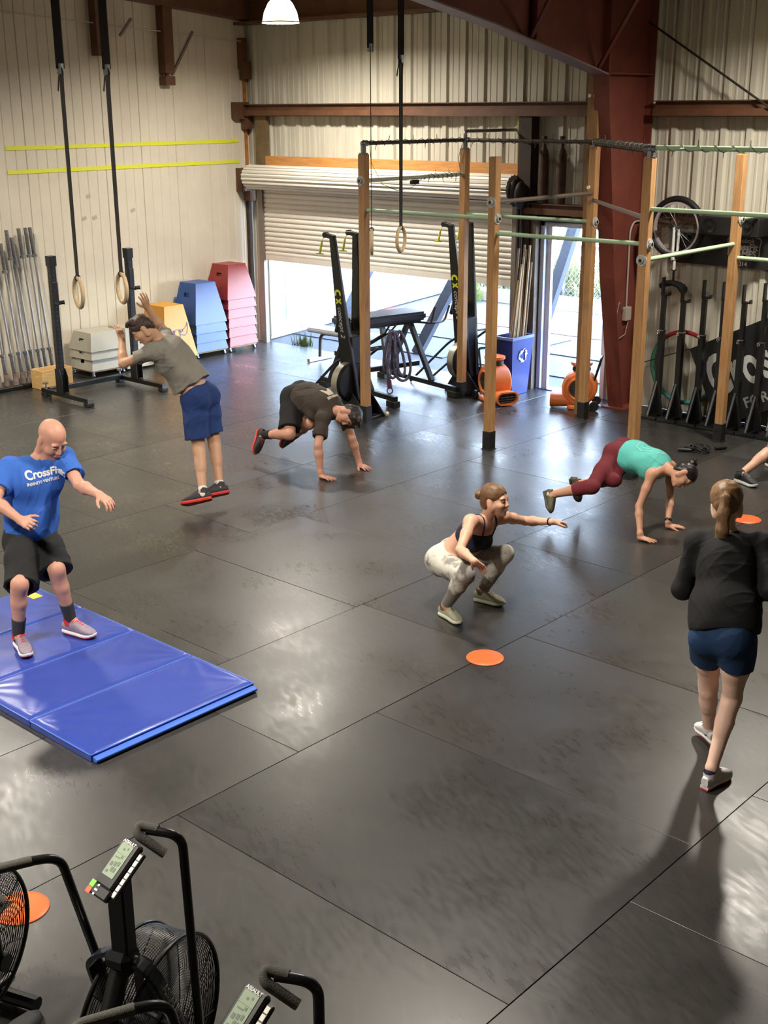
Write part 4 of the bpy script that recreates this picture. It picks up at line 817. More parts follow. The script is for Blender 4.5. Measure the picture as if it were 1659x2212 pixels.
for k in range(4):
    xb = -5.285-k*.612; xa = xb-.606; nx, ny = 30, 56; b = MB(); vs = []
    for i in range(nx+1):
        for j in range(ny+1):
            x = xa+(xb-xa)*i/nx; y = y0+(y1-y0)*j/ny; ed = min(i, nx-i)/nx*.606; ed2 = min(j, ny-j)/ny*1.2; e_ = min(ed, ed2)
            z = hm-.012*max(0, 1-e_/.022)**2+(wrinkle(x, y, xa, xb, y0, y1) if e_ > .01 else 0); vs.append((x, y, z))
    m_ = ny+1; fs = [(i*m_+j, (i+1)*m_+j, (i+1)*m_+j+1, i*m_+j+1) for i in range(nx) for j in range(ny)]; b.add(vs, fs)
    b.mm((xa+.002, y0+.002, .004), (xb-.002, y1-.002, hm-.012)); b.build('panel', M_vin, t, angle=50)
    b = MB(); b.tube([(xa+.004, y0, hm-.012), (xb-.004, y0, hm-.012)], .004, 6); b.tube([(xa+.004, y1, hm-.012), (xb-.004, y1, hm-.012)], .004, 6)
    b.tube([(xb, y0, hm-.012), (xb, y1, hm-.012)], .004, 6); b.build('piping', mat('piping', (80, 120, 212), .4), t)
b = MB(); b.prism([(0, .004), (.035, .004), (.05, .03), (0, .036)], (-5.283, y0+.01, 0), (1, 0, 0), (0, 0, 1), -(y1-y0-.02)); b.build('hook_flap', M_flap, t, bevel=.004)
b = MB(); b.prism([(0, .004), (-.02, .004), (-.02, .03), (0, .036)], (-7.74, y0+.01, 0), (-1, 0, 0), (0, 0, 1), -(y1-y0-.02)); b.build('hook_flap', M_flap, t)
MB().mm((-7.62, 4.44, hm-.002), (-7.5, 4.52, hm+.002)).build('yellow_label', mat('label_yellow', (236, 206, 60), .5), t)
# ---------------- air bikes ----------------
M_bk = mat('bike_black', (14, 14, 16), .3, spec=.5); M_grip = mat('foam_grip', (70, 68, 62), .8, bump=.4, bscale=300); M_wire = mat('cage_wire', (18, 18, 20), .28, spec=.6)
def air_bike(loc, ang, label):
    """local frame: x right, y forward, origin on the floor under the fan hub"""
    t = thing('air_bike', label, 'exercise bike', loc, ang, world=False, group='air bikes under the gallery'); Rf, Tk, hz, fy = .325, .085, .40, -.07
    b = MB()
    for s in (-1, 1):
        for k, r_ in enumerate(np.linspace(.05, Rf-.01, 30)): b.torus((s*(Tk+.03*(1-(r_/Rf)**2)), fy, hz), (1, 0, 0), float(r_), .0014, 40, 3)
        for a in range(14):
            an = 2*PI*a/14; b.tube([(s*(Tk+.03*(1-q*q)), fy+math.cos(an)*Rf*q, hz+math.sin(an)*Rf*q) for q in (.1, .4, .7, .97)], .0026, 4)
    for k in range(19): b.torus((-Tk+Tk*2*k/18, fy, hz), (1, 0, 0), Rf, .0018, 56, 3)
    o = b.build('fan_cage', M_wire, t, angle=80); o['kind'] = 'stuff'
    b = MB()
    for s in (-1, 1): b.torus((s*Tk, fy, hz), (1, 0, 0), Rf+.002, .008, 56, 8)
    b.build('cage_rim', M_bk, t)
    b = MB()
    for k in range(8):
        an = 2*PI*k/8; d = V((0, math.cos(an), math.sin(an))); q = V((0, -math.sin(an), math.cos(an)))
        b.add([V((x, fy, hz))+d*r_+q*w_ for x, r_, w_ in ((-.05, .07, 0), (.05, .07, .02), (.055, .29, .02), (-.055, .29, 0))], [(0, 1, 2, 3)])
    b.cyl((-.06, fy, hz), (.06, fy, hz), .07); f = b.build('fan_blades', mat('fan_grey', (30, 31, 34), .45), t)
    MB().lathe([(.001, -.125), (.05, -.125), (.055, -.115), (.055, .115), (.05, .125), (.001, .125)], (0, fy, hz), (1, 0, 0), 24).build('hub', M_bk, t)
    # centre frame band over the cage and the post that carries the console
    b = MB(); b.tube([(.02, -.24, .76), (0, -.40, .45), (0, -.95, .40)], .034, 10); b.tube([(0, -.4, .45), (0, -.38, .1), (0, .2, .06)], .03, 10); o = b.build('frame', M_bk, t)
    for s in (-1, 1):
        b = MB(); pts = bend([(s*.03, -.215, .80), (s*.125, -.205, .745), (s*.142, -.14, .56), (s*.142, fy, hz-.01)], .06, 5)
        for p, q in zip(pts[:-1], pts[1:]): b.beam(p, q, .052, .016, up=(s, .15, .2))
        fk = b.build('fork_leg', mat('fork_black', (26, 30, 38), .25, spec=.7), t)
        if s > 0: set_text('lettering', 'ASSAULT', .045, (.1525, -.150, .60), (.10, .35, -.92), (0, .93, .35), M_print, fk)
    b = MB(); b.mm((-.005, -.25, .74), (.059, -.19, 1.10)); b.build('console_post', M_bk, t, bevel=.006)
    b = MB(); b.box((.02, -.225, .80), (.095, .10, .07)); b.build('post_clamp', M_bk, t, bevel=.02); MB().cyl((.067, -.225, .80), (.08, -.225, .80), .014).build('bolt', M_steel, t)
    # console, tilted to the rider
    ca = math.radians(38); tw = math.radians(-20); u = V((math.cos(tw), math.sin(tw), 0)); v = V((-math.sin(tw)*math.cos(ca), math.cos(tw)*math.cos(ca), math.sin(ca))); n_ = u.cross(v); cp = V((.053, -.262, 1.165)); Rc = Matrix((u, v, n_)).transposed()
    KS = .76; P = lambda a, c, d=.0: cp+(u*a+v*(c+.02)+n_*d)*KS; sz = lambda *q: tuple(i*KS for i in q)
    b = MB(); b.box(P(0, 0, 0), sz(.118, .215, .036), Rc); con = b.build('console', mat('console_black', (26, 24, 24), .4), t, bevel=.007)
    b = MB(); b.box(P(0, -.128, .006), sz(.135, .05, .03), Rc); b.build('button_block', mat('console_black'), con, bevel=.005)
    b = MB(); b.box(P(-.004, .012, .0185), sz(.072, .15, .003), Rc); b.build('lcd', mat('lcd', (150, 166, 142), .25), con)
    b = MB(); dk = mat('lcd_ink', (92, 104, 90), .4)
    for a, c, w_, h_ in ((-.02, -.045, .012, .012), (0, -.03, .012, .02), (.016, -.03, .012, .02), (-.02, -.01, .014, .02), (0, -.005, .014, .02), (.018, .0, .012, .02), (-.01, .022, .03, .006), (.012, .03, .012, .012), (-.005, .062, .01, .01), (.015, .07, .008, .01)): b.box(P(a-.004, c, .0206), sz(w_, h_, .0008), Rc)
    b.box(P(-.004, .04, .0206), sz(.07, .0015, .0008), Rc); b.build('lcd_digits', dk, con)
    set_text('lettering', 'ASSAULT', .0150, P(-.002, .095, .018), u, v, M_bw, con, bold=.0006)
    b = MB(); b.box(P(-.045, -.115, .0225), sz(.03, .03, .004), Rc); b.build('start_key', mat('key_green', (120, 214, 70), .4, emit=.25), con, bevel=.002)
    b = MB(); b.box(P(-.045, -.145, .0225), sz(.03, .028, .004), Rc); b.build('stop_key', mat('key_red', (232, 92, 62), .4, emit=.25), con, bevel=.002)
    b = MB()
    for c, w_ in ((-.11, .012), (-.13, .02), (-.148, .012)): b.box(P(-.008, c, .0225), sz(w_, .009, .003), Rc)
    b.build('arrow_keys', M_bw, con)
    b = MB(); b.box(P(.077, -.02, -.004), sz(.033, .215, .018), Rc); pad = b.build('key_pad', mat('console_black'), con, bevel=.004)
    for k in range(7): MB().box(P(.077, .066-.029*k, .0058), sz(.021, .025, .003), Rc).build('program_key', mat('key_white', (222, 220, 206), .45), con, bevel=.002)
    # moving arms
    def arm(s, top, pts, gi):
        b = MB(); b.tube(bend([(s*.17, -.02, .34)]+pts, .06, 6), .0155, 12); a_ = b.build('handle_arm', M_bk, t)
        return a_
    r_ = [(.245, -.10, 1.16), (.25, -.08, 1.285), (.11, -.16, 1.30)]
    arm(1, 0, [(.239, -.162, 1.275), (.125, -.185, 1.28)], 0); MB().tube(bend([(.16, -.175, 1.282), (.095, -.185, 1.292), (.105, -.21, 1.272), (.195, -.195, 1.215)], .03, 6), .016, 14).build('foam_grip', M_grip, t)
    arm(-1, 0, [(-.186, -.234, 1.135), (-.27, -.31, 1.14)], 0); MB().tube(bend([(-.25, -.293, 1.14), (-.37, -.40, 1.13), (-.35, -.45, 1.10), (-.27, -.42, 1.06)], .03, 6), .017, 14).build('foam_grip', M_grip, t)
    for s in (-1, 1):
        MB().cyl((s*.13, -.02, .34), (s*.195, -.02, .34), .035).build('arm_pivot', M_bk, t)
        b = MB(); b.beam((s*.2, -.48, .36), (s*.2, -.42, .20 if s > 0 else .50), .03, .015); b.box((s*.26, -.42, .19 if s > 0 else .51), (.1, .09, .03)); b.build('pedal', M_bk, t)
    b = MB(); b.tube([(-.2, .12, .04), (.2, .12, .04)], .03); b.tube([(0, .12, .05), (0, .2, .06)], .03); b.build('front_foot', M_bk, t)
    b = MB(); b.tube([(-.28, -1.0, .04), (.28, -1.0, .04)], .03); b.tube([(0, -1.0, .05), (0, -.93, .40)], .03); b.build('rear_foot', M_bk, t)
    b = MB(); b.tube([(0, -.78, .4), (0, -.84, .84)], .025); b.build('seat_post', M_bk, t)
    b = MB(); b.ball((0, -.88, .88), (.13, .12, .045)); b.ball((0, -.76, .885), (.05, .14, .035)); b.build('saddle', M_blackr, t)
    return t
BX = (-3.02, 2.13); ang = math.radians(20)
bk = air_bike((BX[0], BX[1], 0), ang, 'black fan bike with its whole lit console in view')
bk2 = copy_thing(bk, 'black fan bike showing only a curve of its cage at the left edge', (BX[0]-.90, BX[1]-.24, 0))
bk3 = copy_thing(bk, 'black fan bike cut off by the bottom edge beside the next bike', (BX[0]+.81, BX[1]-.20, 0))
# ---------------- people: bodies and clothes grown as smooth signed-distance fields ----------------
class Field:
    """smooth union of tapered limbs and ellipsoids, meshed with surface nets"""
    def __init__(s): s.p = []
    def cone(s, a, b, r1, r2, k=.02, flat=None, fs=1, clips=(), sub=False, only=()):
        s.p.append(('c', np.array(a, float), np.array(b, float), r1, r2, k, None if flat is None else np.array(V(flat).normalized()), fs, clips, sub)); return s
    def ell(s, c, R, r, k=.03, clips=(), sub=False):
        s.p.append(('e', np.array(c, float), np.array(R, float), np.array(r, float), None, k, None, 1, clips, sub)); return s
    def bounds(s, q):
        if q[0] == 'c': m = max(q[3], q[4])*max(1, q[7]); return np.minimum(q[1], q[2])-m, np.maximum(q[1], q[2])+m
        m = np.abs(q[2]) @ q[3]; return q[1]-m, q[1]+m
    def mesh(s, name, h, m, amp=0, freq=22, seed=0, clip_all=()):
        B = [s.bounds(q) for q in s.p]; add = [b for b, q in zip(B, s.p) if not q[9]]
        lo = np.min([b[0] for b in add], 0)-3*h-amp; hi = np.max([b[1] for b in add], 0)+3*h+amp
        n = np.ceil((hi-lo)/h).astype(int)+1; F = np.full(n, .08, np.float32)
        for q, (b0, b1) in zip(s.p, B):
            k = q[5]; mg = k+2.5*h+.012; i0 = np.maximum(np.floor((b0-mg-lo)/h).astype(int), 0); i1 = np.minimum(np.ceil((b1+mg-lo)/h).astype(int)+1, n)
            if np.any(i1 <= i0): continue
            sl = tuple(slice(a, c) for a, c in zip(i0, i1))
            X, Y, Z = np.meshgrid(*[(lo[a]+h*np.arange(i0[a], i1[a])).astype(np.float32) for a in range(3)], indexing='ij', sparse=True)
            if q[0] == 'c':
                a, b = q[1], q[2]; ab = b-a; L2 = max(ab @ ab, 1e-9); vx, vy, vz = X-a[0], Y-a[1], Z-a[2]
                t = np.clip((vx*ab[0]+vy*ab[1]+vz*ab[2])/L2, 0, 1); wx, wy, wz = vx-t*ab[0], vy-t*ab[1], vz-t*ab[2]
                if q[6] is not None:
                    nn = q[6]; c_ = (wx*nn[0]+wy*nn[1]+wz*nn[2])*(1/q[7]-1); wx = wx+c_*nn[0]; wy = wy+c_*nn[1]; wz = wz+c_*nn[2]
                d = np.sqrt(wx*wx+wy*wy+wz*wz)-(q[3]+(q[4]-q[3])*t)
            else:
                R, r = q[2], q[3]; vx, vy, vz = X-q[1][0], Y-q[1][1], Z-q[1][2]
                l = [(vx*R[0, j]+vy*R[1, j]+vz*R[2, j]) for j in range(3)]
                k0 = np.sqrt(sum((l[j]/r[j])**2 for j in range(3))); k1 = np.sqrt(sum((l[j]/r[j]**2)**2 for j in range(3)))+1e-6; d = k0*(k0-1)/k1
            for pt, nr in q[8]: d = np.maximum(d, (X-pt[0])*nr[0]+(Y-pt[1])*nr[1]+(Z-pt[2])*nr[2])
            f = F[sl]
            if q[9]:
                hh = np.clip(.5-.5*(f+d)/k, 0, 1); F[sl] = f*(1-hh)+(-d)*hh+k*hh*(1-hh)
            else:
                hh = np.clip(.5+.5*(f-d)/k, 0, 1); F[sl] = f*(1-hh)+d*hh-k*hh*(1-hh)
        X, Y, Z = [(lo[a]+h*np.arange(n[a])).astype(np.float32).reshape([-1 if i == a else 1 for i in range(3)]) for a in range(3)]
        if amp:
            rg = np.random.default_rng(seed); W = np.zeros_like(F)
            for j in range(7):
                d = rg.normal(size=3); d /= np.linalg.norm(d); w_ = freq*rg.uniform(.5, 1.7); W += np.sin((X*d[0]+Y*d[1]+Z*d[2])*w_+rg.uniform(0, 6)+1.2*np.sin((X*d[1]-Y*d[2]+Z*d[0])*w_*.4))
            W = W*.30
            for j in range(4):
                d = rg.normal(size=3); d /= np.linalg.norm(d); e_ = rg.normal(size=3); e_ /= np.linalg.norm(e_); w_ = freq*rg.uniform(.8, 1.5)
                ph = (X*d[0]+Y*d[1]+Z*d[2])*w_+2.2*np.sin((X*e_[0]+Y*e_[1]+Z*e_[2])*w_*.55+j); W -= .55*(1-np.abs(np.sin(ph)))**4*(.5+.5*np.sin((X*e_[1]+Y*e_[2]-Z*e_[0])*w_*.5+2*j))
            F += amp*W
        for pt, nr in clip_all: F = np.maximum(F, (X-pt[0])*nr[0]+(Y-pt[1])*nr[1]+(Z-pt[2])*nr[2])
        return nets(F, lo, h, name, m)
def nets(F, lo, h, name, m):
    S = F < 0; n = F.shape; c = np.zeros([x-1 for x in n], np.int8); offs = [(i, j, k) for i in (0, 1) for j in (0, 1) for k in (0, 1)]
    sh = lambda A, o: A[o[0]:n[0]-1+o[0], o[1]:n[1]-1+o[1], o[2]:n[2]-1+o[2]]
    for o in offs: c += sh(S, o)
    idx = np.argwhere((c > 0) & (c < 8)); vid = np.full(c.shape, -1, np.int64); vid[tuple(idx.T)] = np.arange(len(idx))
    cv = {o: F[tuple((idx+np.array(o)).T)] for o in offs}; acc = np.zeros((len(idx), 3)); cnt = np.zeros(len(idx))
    for a in offs:
        for ax in range(3):
            if a[ax]: continue
            b = tuple(a[i]+(i == ax) for i in range(3)); f0, f1 = cv[a], cv[b]; mk = (f0 < 0) != (f1 < 0)
            t = np.where(mk, f0/np.where(np.abs(f0-f1) < 1e-9, 1, f0-f1), 0); p = np.tile(np.array(a, float), (len(idx), 1)); p[:, ax] += t
            acc[mk] += p[mk]; cnt += mk
    P = lo+h*(idx+acc/cnt[:, None]); Q = []
    for ax in range(3):
        u, v = [(1, 2), (2, 0), (0, 1)][ax]; s0 = [slice(None)]*3; s1 = [slice(None)]*3; s0[ax] = slice(0, n[ax]-1); s1[ax] = slice(1, n[ax])
        A, B = S[tuple(s0)], S[tuple(s1)]; e = np.argwhere(A != B); e = e[(e[:, u] > 0) & (e[:, v] > 0) & (e[:, u] < n[u]-1) & (e[:, v] < n[v]-1)]
        q = []
        for du, dv in ((1, 1), (0, 1), (0, 0), (1, 0)):
            z = e.copy(); z[:, u] -= du; z[:, v] -= dv; q.append(vid[tuple(z.T)])
        q = np.stack(q, 1); inside = A[tuple(e.T)]; q[~inside] = q[~inside][:, ::-1]; Q.append(q)
    Q = np.concatenate(Q); Q = Q[(Q >= 0).all(1)]
    me = bpy.data.meshes.new(name); me.vertices.add(len(P)); me.vertices.foreach_set('co', P.astype(np.float32).ravel()); me.loops.add(len(Q)*4); me.loops.foreach_set('vertex_index', Q.astype(np.int32).ravel())
    me.polygons.add(len(Q)); me.polygons.foreach_set('loop_start', np.arange(0, len(Q)*4, 4, dtype=np.int32)); me.update(calc_edges=True); me.validate(); me.shade_smooth(); me.materials.append(m); return me
nv = lambda v: v/np.linalg.norm(v)
def cam_dir(x, y, z): return nv(np.array(CAM_R*x-CAM_D*y-_fw*z))    # right, up, towards the photographer
def skin_mat(name, c): 
    m = mat(name, c, .48, noise=.07, nscale=7, spec=.4); b = m.node_tree.nodes['Principled BSDF']; b.inputs['Subsurface Weight'].default_value = .06; b.inputs['Subsurface Radius'].default_value = (.02, .008, .004); return m
def fabric(name, c, amp=.12, **k): return mat(name, c, .85, noise=amp, nscale=10, bump=.10, bscale=140, **k)
def hand(Fd, w, f, pn, thumb, s=1, curl=.15, spread=.10, flat=False):
    """palm with four unequal bent fingers and a thumb leaving its side"""
    w, f = np.array(w), np.array(f); d = nv(f-w); pn = nv(pn-d*(pn @ d)); sd = np.cross(d, pn)*thumb
    for i, (off, fl, r) in enumerate(((.030, .074, .0092), (.0105, .083, .0095), (-.0095, .077, .0090), (-.028, .060, .0080))):
        kn = w+d*.088*s+sd*off*s-pn*.004*s-d*abs(off-.008)*.25*s
        Fd.cone(w+sd*off*.45*s, kn, .0165*s, .0125*s, .012)
        a = np.array([0, 0, 0.]) ; p = kn; an = spread*off/.03; th = curl*.5
        for j, q in enumerate((.45, .31, .24)):
            e = nv(d*math.cos(th)+pn*math.sin(th)+sd*an*1.0); p2 = p+e*fl*q*s; Fd.cone(p, p2, (r-.0009*j)*s, (r-.0009*(j+1))*s, .0035); p = p2; th += curl*(1.15 if j == 0 else .8)
    p = w+d*.022*s+sd*.018*s; th0 = nv(d*.62+sd*.74+pn*.22); Fd.cone(p, p+th0*.045*s, .0155*s, .0115*s, .012)
    p = p+th0*.043*s; e = nv(d*.82+sd*.5+pn*.25); Fd.cone(p, p+e*.032*s, .0112*s, .0098*s, .004); p = p+e*.031*s; e = nv(d*.93+sd*.25+pn*.3); Fd.cone(p, p+e*.026*s, .0098*s, .0078*s, .004)
def person(label, J, h, sex, look, hup, skin, top, bottom, shoes, hair=None, hands={}, arch=0., hs=1.0, loc=None, extra=None, glute=1.0, belly=0.):
    s = h/1.78; fem = sex == 'f'; g = .86 if fem else 1.0; J = {k: np.array(v, float) for k, v in J.items()}
    base = loc or ((J['aL']+J['aR'])/2*np.array((1, 1, 0)))
    t = thing('person', label, 'person', tuple(base)); Hd, nk = J['head'], J['neck']; mh = (J['hL']+J['hR'])/2; ms = (J['sL']+J['sR'])/2
    rp_, rc = nv(J['hR']-J['hL']), nv(J['sR']-J['sL']); up0 = nv(nk-mh)
    up_p = nv(up0-rp_*(up0 @ rp_)); fp = np.cross(up_p, rp_); upc = nv(up0-rc*(up0 @ rc)); fc = np.cross(upc, rc)
    ctrl = (mh+nk)/2-(fp+fc)*.5*arch
    def sp(u): 
        p = mh*(1-u)**2+ctrl*2*u*(1-u)+nk*u*u; tg = nv((ctrl-mh)*2*(1-u)+(nk-ctrl)*2*u+1e-9); r = nv(rp_*(1-u)+rc*u); r = nv(r-tg*(r @ tg)); return p, np.stack([r, np.cross(tg, r), tg], 1)
    W = np.linalg.norm(J['sR']-J['sL'])/2
    secs = [(.03, .165 if not fem else .168, .112, .115, 0), (.22, .150 if not fem else .145, .105, .10, 0), (.40, (.145 if not fem else .122), .105 if not fem else .092, .11, .0), (.60, .158 if not fem else .134, .115 if not fem else .10, .12, .0), (.78, .165 if not fem else .138, .112 if not fem else .098, .12, 0.0)]
    def torso(F, inf=0, k=.07, clips=(), lo=0, hi=1, dep=0):
        for u, a, b, c, _ in secs:
            if u < lo or u > hi: continue
            p, R = sp(u); bl = belly*math.exp(-((u-.33)/.2)**2); F.ell(p+R[:, 1]*bl*.5, R, (a*s+inf, b*s+inf+bl+dep, c*s+inf*.6), k, clips)
    def shoulders(F, inf=0, k=.05, clips=()):
        for q in 'LR':
            F.cone(nk-np.array(upc)*.045*s, J['s'+q]-upc*.005, .062*s*g+inf, .054*s*g+inf, k, fc, .92, clips)
    # ---- skin body ----
    B = Field(); torso(B); shoulders(B)
    p_, R_ = sp(.72)
    if fem:
        for q in (-1, 1): B.ell(p_+R_[:, 0]*q*.062*s+R_[:, 1]*.070*s-R_[:, 2]*.01, R_, (.055*s, .046*s, .056*s), .03)
    else:
        for q in (-1, 1): B.ell(p_+R_[:, 0]*q*.075*s+R_[:, 1]*.075*s, R_, (.075*s, .035*s, .06*s), .04)
    hp_, HR_ = sp(.0)
    for q, sg in (('L', -1), ('R', 1)):
        k_, a_ = J['k'+q], J['a'+q]; hj = J['h'+q]; S_, E_, W_ = J['s'+q], J['e'+q], J['w'+q]
        th = nv(k_-hj); bk = -fp; bk = nv(bk-th*(bk @ th)*.6)
        B.ell(hj+bk*.045*s+rp_*sg*(-.012)*s, HR_, (.092*s*glute, .085*s*glute, .10*s*glute), .04)
        B.cone(hj, hj+(k_-hj)*.5, .090*s, .078*s, .04); B.cone(hj+(k_-hj)*.5, k_, .078*s, .054*s, .03)
        kn_f = nv((k_-hj)/np.linalg.norm(k_-hj)-(a_-k_)/np.linalg.norm(a_-k_)+1e-6*fp); shk = nv(a_-k_); 
        kf = fp-shk*(fp @ shk); kf = nv(kf) if np.linalg.norm(kf) > .3 else nv(kn_f); kf = nv(kf+kn_f*.8)
        B.cone(k_-shk*.02, k_+shk*.03, .05*s, .05*s, .02); B.ell(k_+kf*.012*s, np.eye(3), (.042*s,)*3, .035)
        B.cone(k_, k_+(a_-k_)*.35, .052*s*g**.4, .05*s, .02); B.cone(k_+(a_-k_)*.35, a_, .05*s, .035*s, .02); B.cone(k_+(a_-k_)*.14-kf*.016*s, k_+(a_-k_)*.46-kf*.016*s, .045*s, .036*s, .03)
        ft = nv(J['t'+q]-a_); B.cone(a_, a_+ft*.07*s, .033*s, .024*s, .02)
        # arm
        B.ell(S_, np.eye(3), (.060*s*g,)*3, .03); B.cone(S_, S_+(E_-S_)*.45, .052*s*g, .049*s*g, .03); B.cone(S_+(E_-S_)*.45, E_, .048*s*g, .037*s*g, .02)
        B.cone(E_, E_+(W_-E_)*.3, .038*s*g, .043*s*g, .02); B.cone(E_+(W_-E_)*.3, W_, .042*s*g, .026*s*g, .02, None)
        hd = hands.get(q, {}); fq = J['f'+q]; wq = W_.copy(); pn = np.array(hd.get('pn', -fc), float)
        if hd.get('floor') is not None:
            z = hd['floor']; wq[2] = z+.026; B.cone(W_, wq, .027*s*g, .022*s, .02); dd = (fq-W_)*np.array((1, 1, 0)); dd = hd['dir'] if 'dir' in hd else nv(dd); fq = wq+np.array(dd)*.17*s; fq[2] = z+.009; pn = np.array((0, 0, -1.))
        B.cone(W_+(E_-W_)*.04, wq+nv(fq-wq)*.02, .0255*s*g, .022*s, .015)
        hand(B, wq, fq, pn, (-1 if q == 'L' else 1), s*(.94 if fem else 1.02), hd.get('curl', .3), hd.get('spread', .12))
    # ---- neck and head ----
    fw = nv(np.array(look)); u_ = np.array(hup); u_ = nv(u_-fw*(u_ @ fw)); rh = np.cross(fw, u_); HR = np.stack([rh, fw, u_], 1); e = s*(.97 if fem else 1.0)*h**0; e = .985*hs*(h/1.74)**.45*(.97 if fem else 1)
    P = lambda x, y, z: Hd+HR @ np.array((x, y, z))*e
    B.cone(nk-upc*.03, P(0, -.028, -.062), (.058 if not fem else .050)*s, (.054 if not fem else .046)*s, .025)
    B.cone(nk-upc*.02-fc*.01, nk+(J['sL']-nk)*.55-fc*.01, .045*s*g, .03*s, .04); B.cone(nk-upc*.02-fc*.01, nk+(J['sR']-nk)*.55-fc*.01, .045*s*g, .03*s, .04)
    el = lambda x, y, z, a, b, c, k, sub=False: B.ell(P(x, y, z), HR, np.array((a, b, c))*e, k, (), sub)
    el(0, -.012, .034, .077, .097, .086, .02); el(0, .022, -.03, .066, .072, .075, .03); el(0, .045, -.075, .046 if not fem else .042, .046, .038, .03); el(0, .078, -.098, .020, .016, .016, .018)
    for q in (-1, 1):
        el(q*.033, .097, .004, .016, .013, .011, .014, True); el(q*.034, .080, .028, .024, .010, .008, .016); el(q*.042, .064, -.030, .024, .026, .022, .03)
        el(q*.078, -.006, -.006, .010, .022, .032, .010); el(q*.074, .004, -.09+.03, .012, .02, .03, .03)
    B.cone(P(0, .088, .012), P(0, .108, -.026), .0085*e, .0110*e, .012); 
    for q in (-1, 1): el(q*.011, .100, -.030, .0085, .009, .0075, .006)
    el(0, .094, -.056, .022, .010, .0065, .006); el(0, .092, -.067, .019, .010, .0075, .006); el(0, .104, -.0615, .021, .006, .0018, .003, True)
    sk = skin_mat(skin[0], skin[1]); body = place('body', B.mesh('body', .0055, sk), t)
    for q in (-1, 1):
        MB().ball(P(q*.033, .0775, .003), .0118*e, 12, 8).build('eye', mat('eye_white', (196, 184, 174), .3), body)
        MB().ball(P(q*.033, .0842, .002), (.0062*e,)*3, 10, 8).build('iris', mat('iris_'+('b' if fem else 'd'), (66, 52, 40), .2), body)
        if hair or True:
            b = MB(); b.tube([P(q*.021, .0855, .0085), P(q*.033, .0905, .0095), P(q*.0445, .084, .0065)], [.002*e, .0036*e, .002*e], 6); b.build('eyelid', sk, body)
            b = MB(); b.tube([P(q*.016, .093, .023), P(q*.034, .0915, .029), P(q*.054, .077, .024)], [.0024*e, .0030*e, .0016*e], 6); b.build('eyebrow', mat('brow_'+skin[0], tuple(int(x*.42) for x in skin[1]), .8), body)
    b = MB(); b.tube([P(-.021, .098, -.061), P(-.006, .1055, -.0585), P(.006, .1055, -.0585), P(.021, .098, -.061)], [.002*e, .0042*e, .0042*e, .002*e], 6); b.tube([P(-.018, .097, -.063), P(0, .1035, -.0675), P(.018, .097, -.063)], [.002*e, .005*e, .002*e], 6); b.build('lips', mat('lips_'+skin[0], tuple(int(x*y) for x, y in zip(skin[1], (.84, .62, .58))), .4), body)
    ctx = dict(J=J, s=s, g=g, sp=sp, P=P, HR=HR, e=e, t=t, body=body, fp=fp, fc=fc, upc=upc, up_p=up_p, rp=rp_, rc=rc, nk=nk, mh=mh, ms=ms, torso=torso, shoulders=shoulders, fem=fem, W=W, fw=fw, u_=u_)
    # ---- hair ----
    if hair: hair(ctx)
    # ---- clothes ----
    for fn in (top, bottom): fn(ctx)
    for q in 'LR': shoe(ctx, q, **shoes)
    if extra: extra(ctx)
    return t, ctx
# hair styles
def hair_short(m, fringe=.02, inf=.012, seed=1):
    def f(c):
        F = Field(); P, HR, e = c['P'], c['HR'], c['e']; fw, u_ = c['fw'], c['u_']
        cl = [(P(0, .072, .045), nv(fw*.8-u_*.62)), (P(0, -.02, -.055), -u_)]
        F.ell(P(0, -.014, .037), HR, np.array((.077+inf*.8, .097+inf, .086+inf))*e, .01, cl)
        for i in range(16):
            a = random.uniform(-1.4, 1.4); p = P(.05*math.sin(a), .045-.05*random.random(), .115); F.cone(p, p+HR @ np.array((.02*math.sin(a), .03, .012))*e, .016*e, .006*e, .02)
        F.ell(P(0, -.075, -.03), HR, np.array((.06, .035, .05))*e, .03, [(P(0, -.02, -.075), -u_)])
        # keep the face and ears clear
        F.ell(P(0, .075, -.02), HR, np.array((.062, .05, .075))*e, .01, (), True)
        for q in (-1, 1): F.ell(P(q*.088, .012, -.022), HR, np.array((.022, .03, .045))*e, .008, (), True)
        place('hair', F.mesh('hair', .005, m, amp=.0032, freq=130, seed=seed), c['t'])
    return f
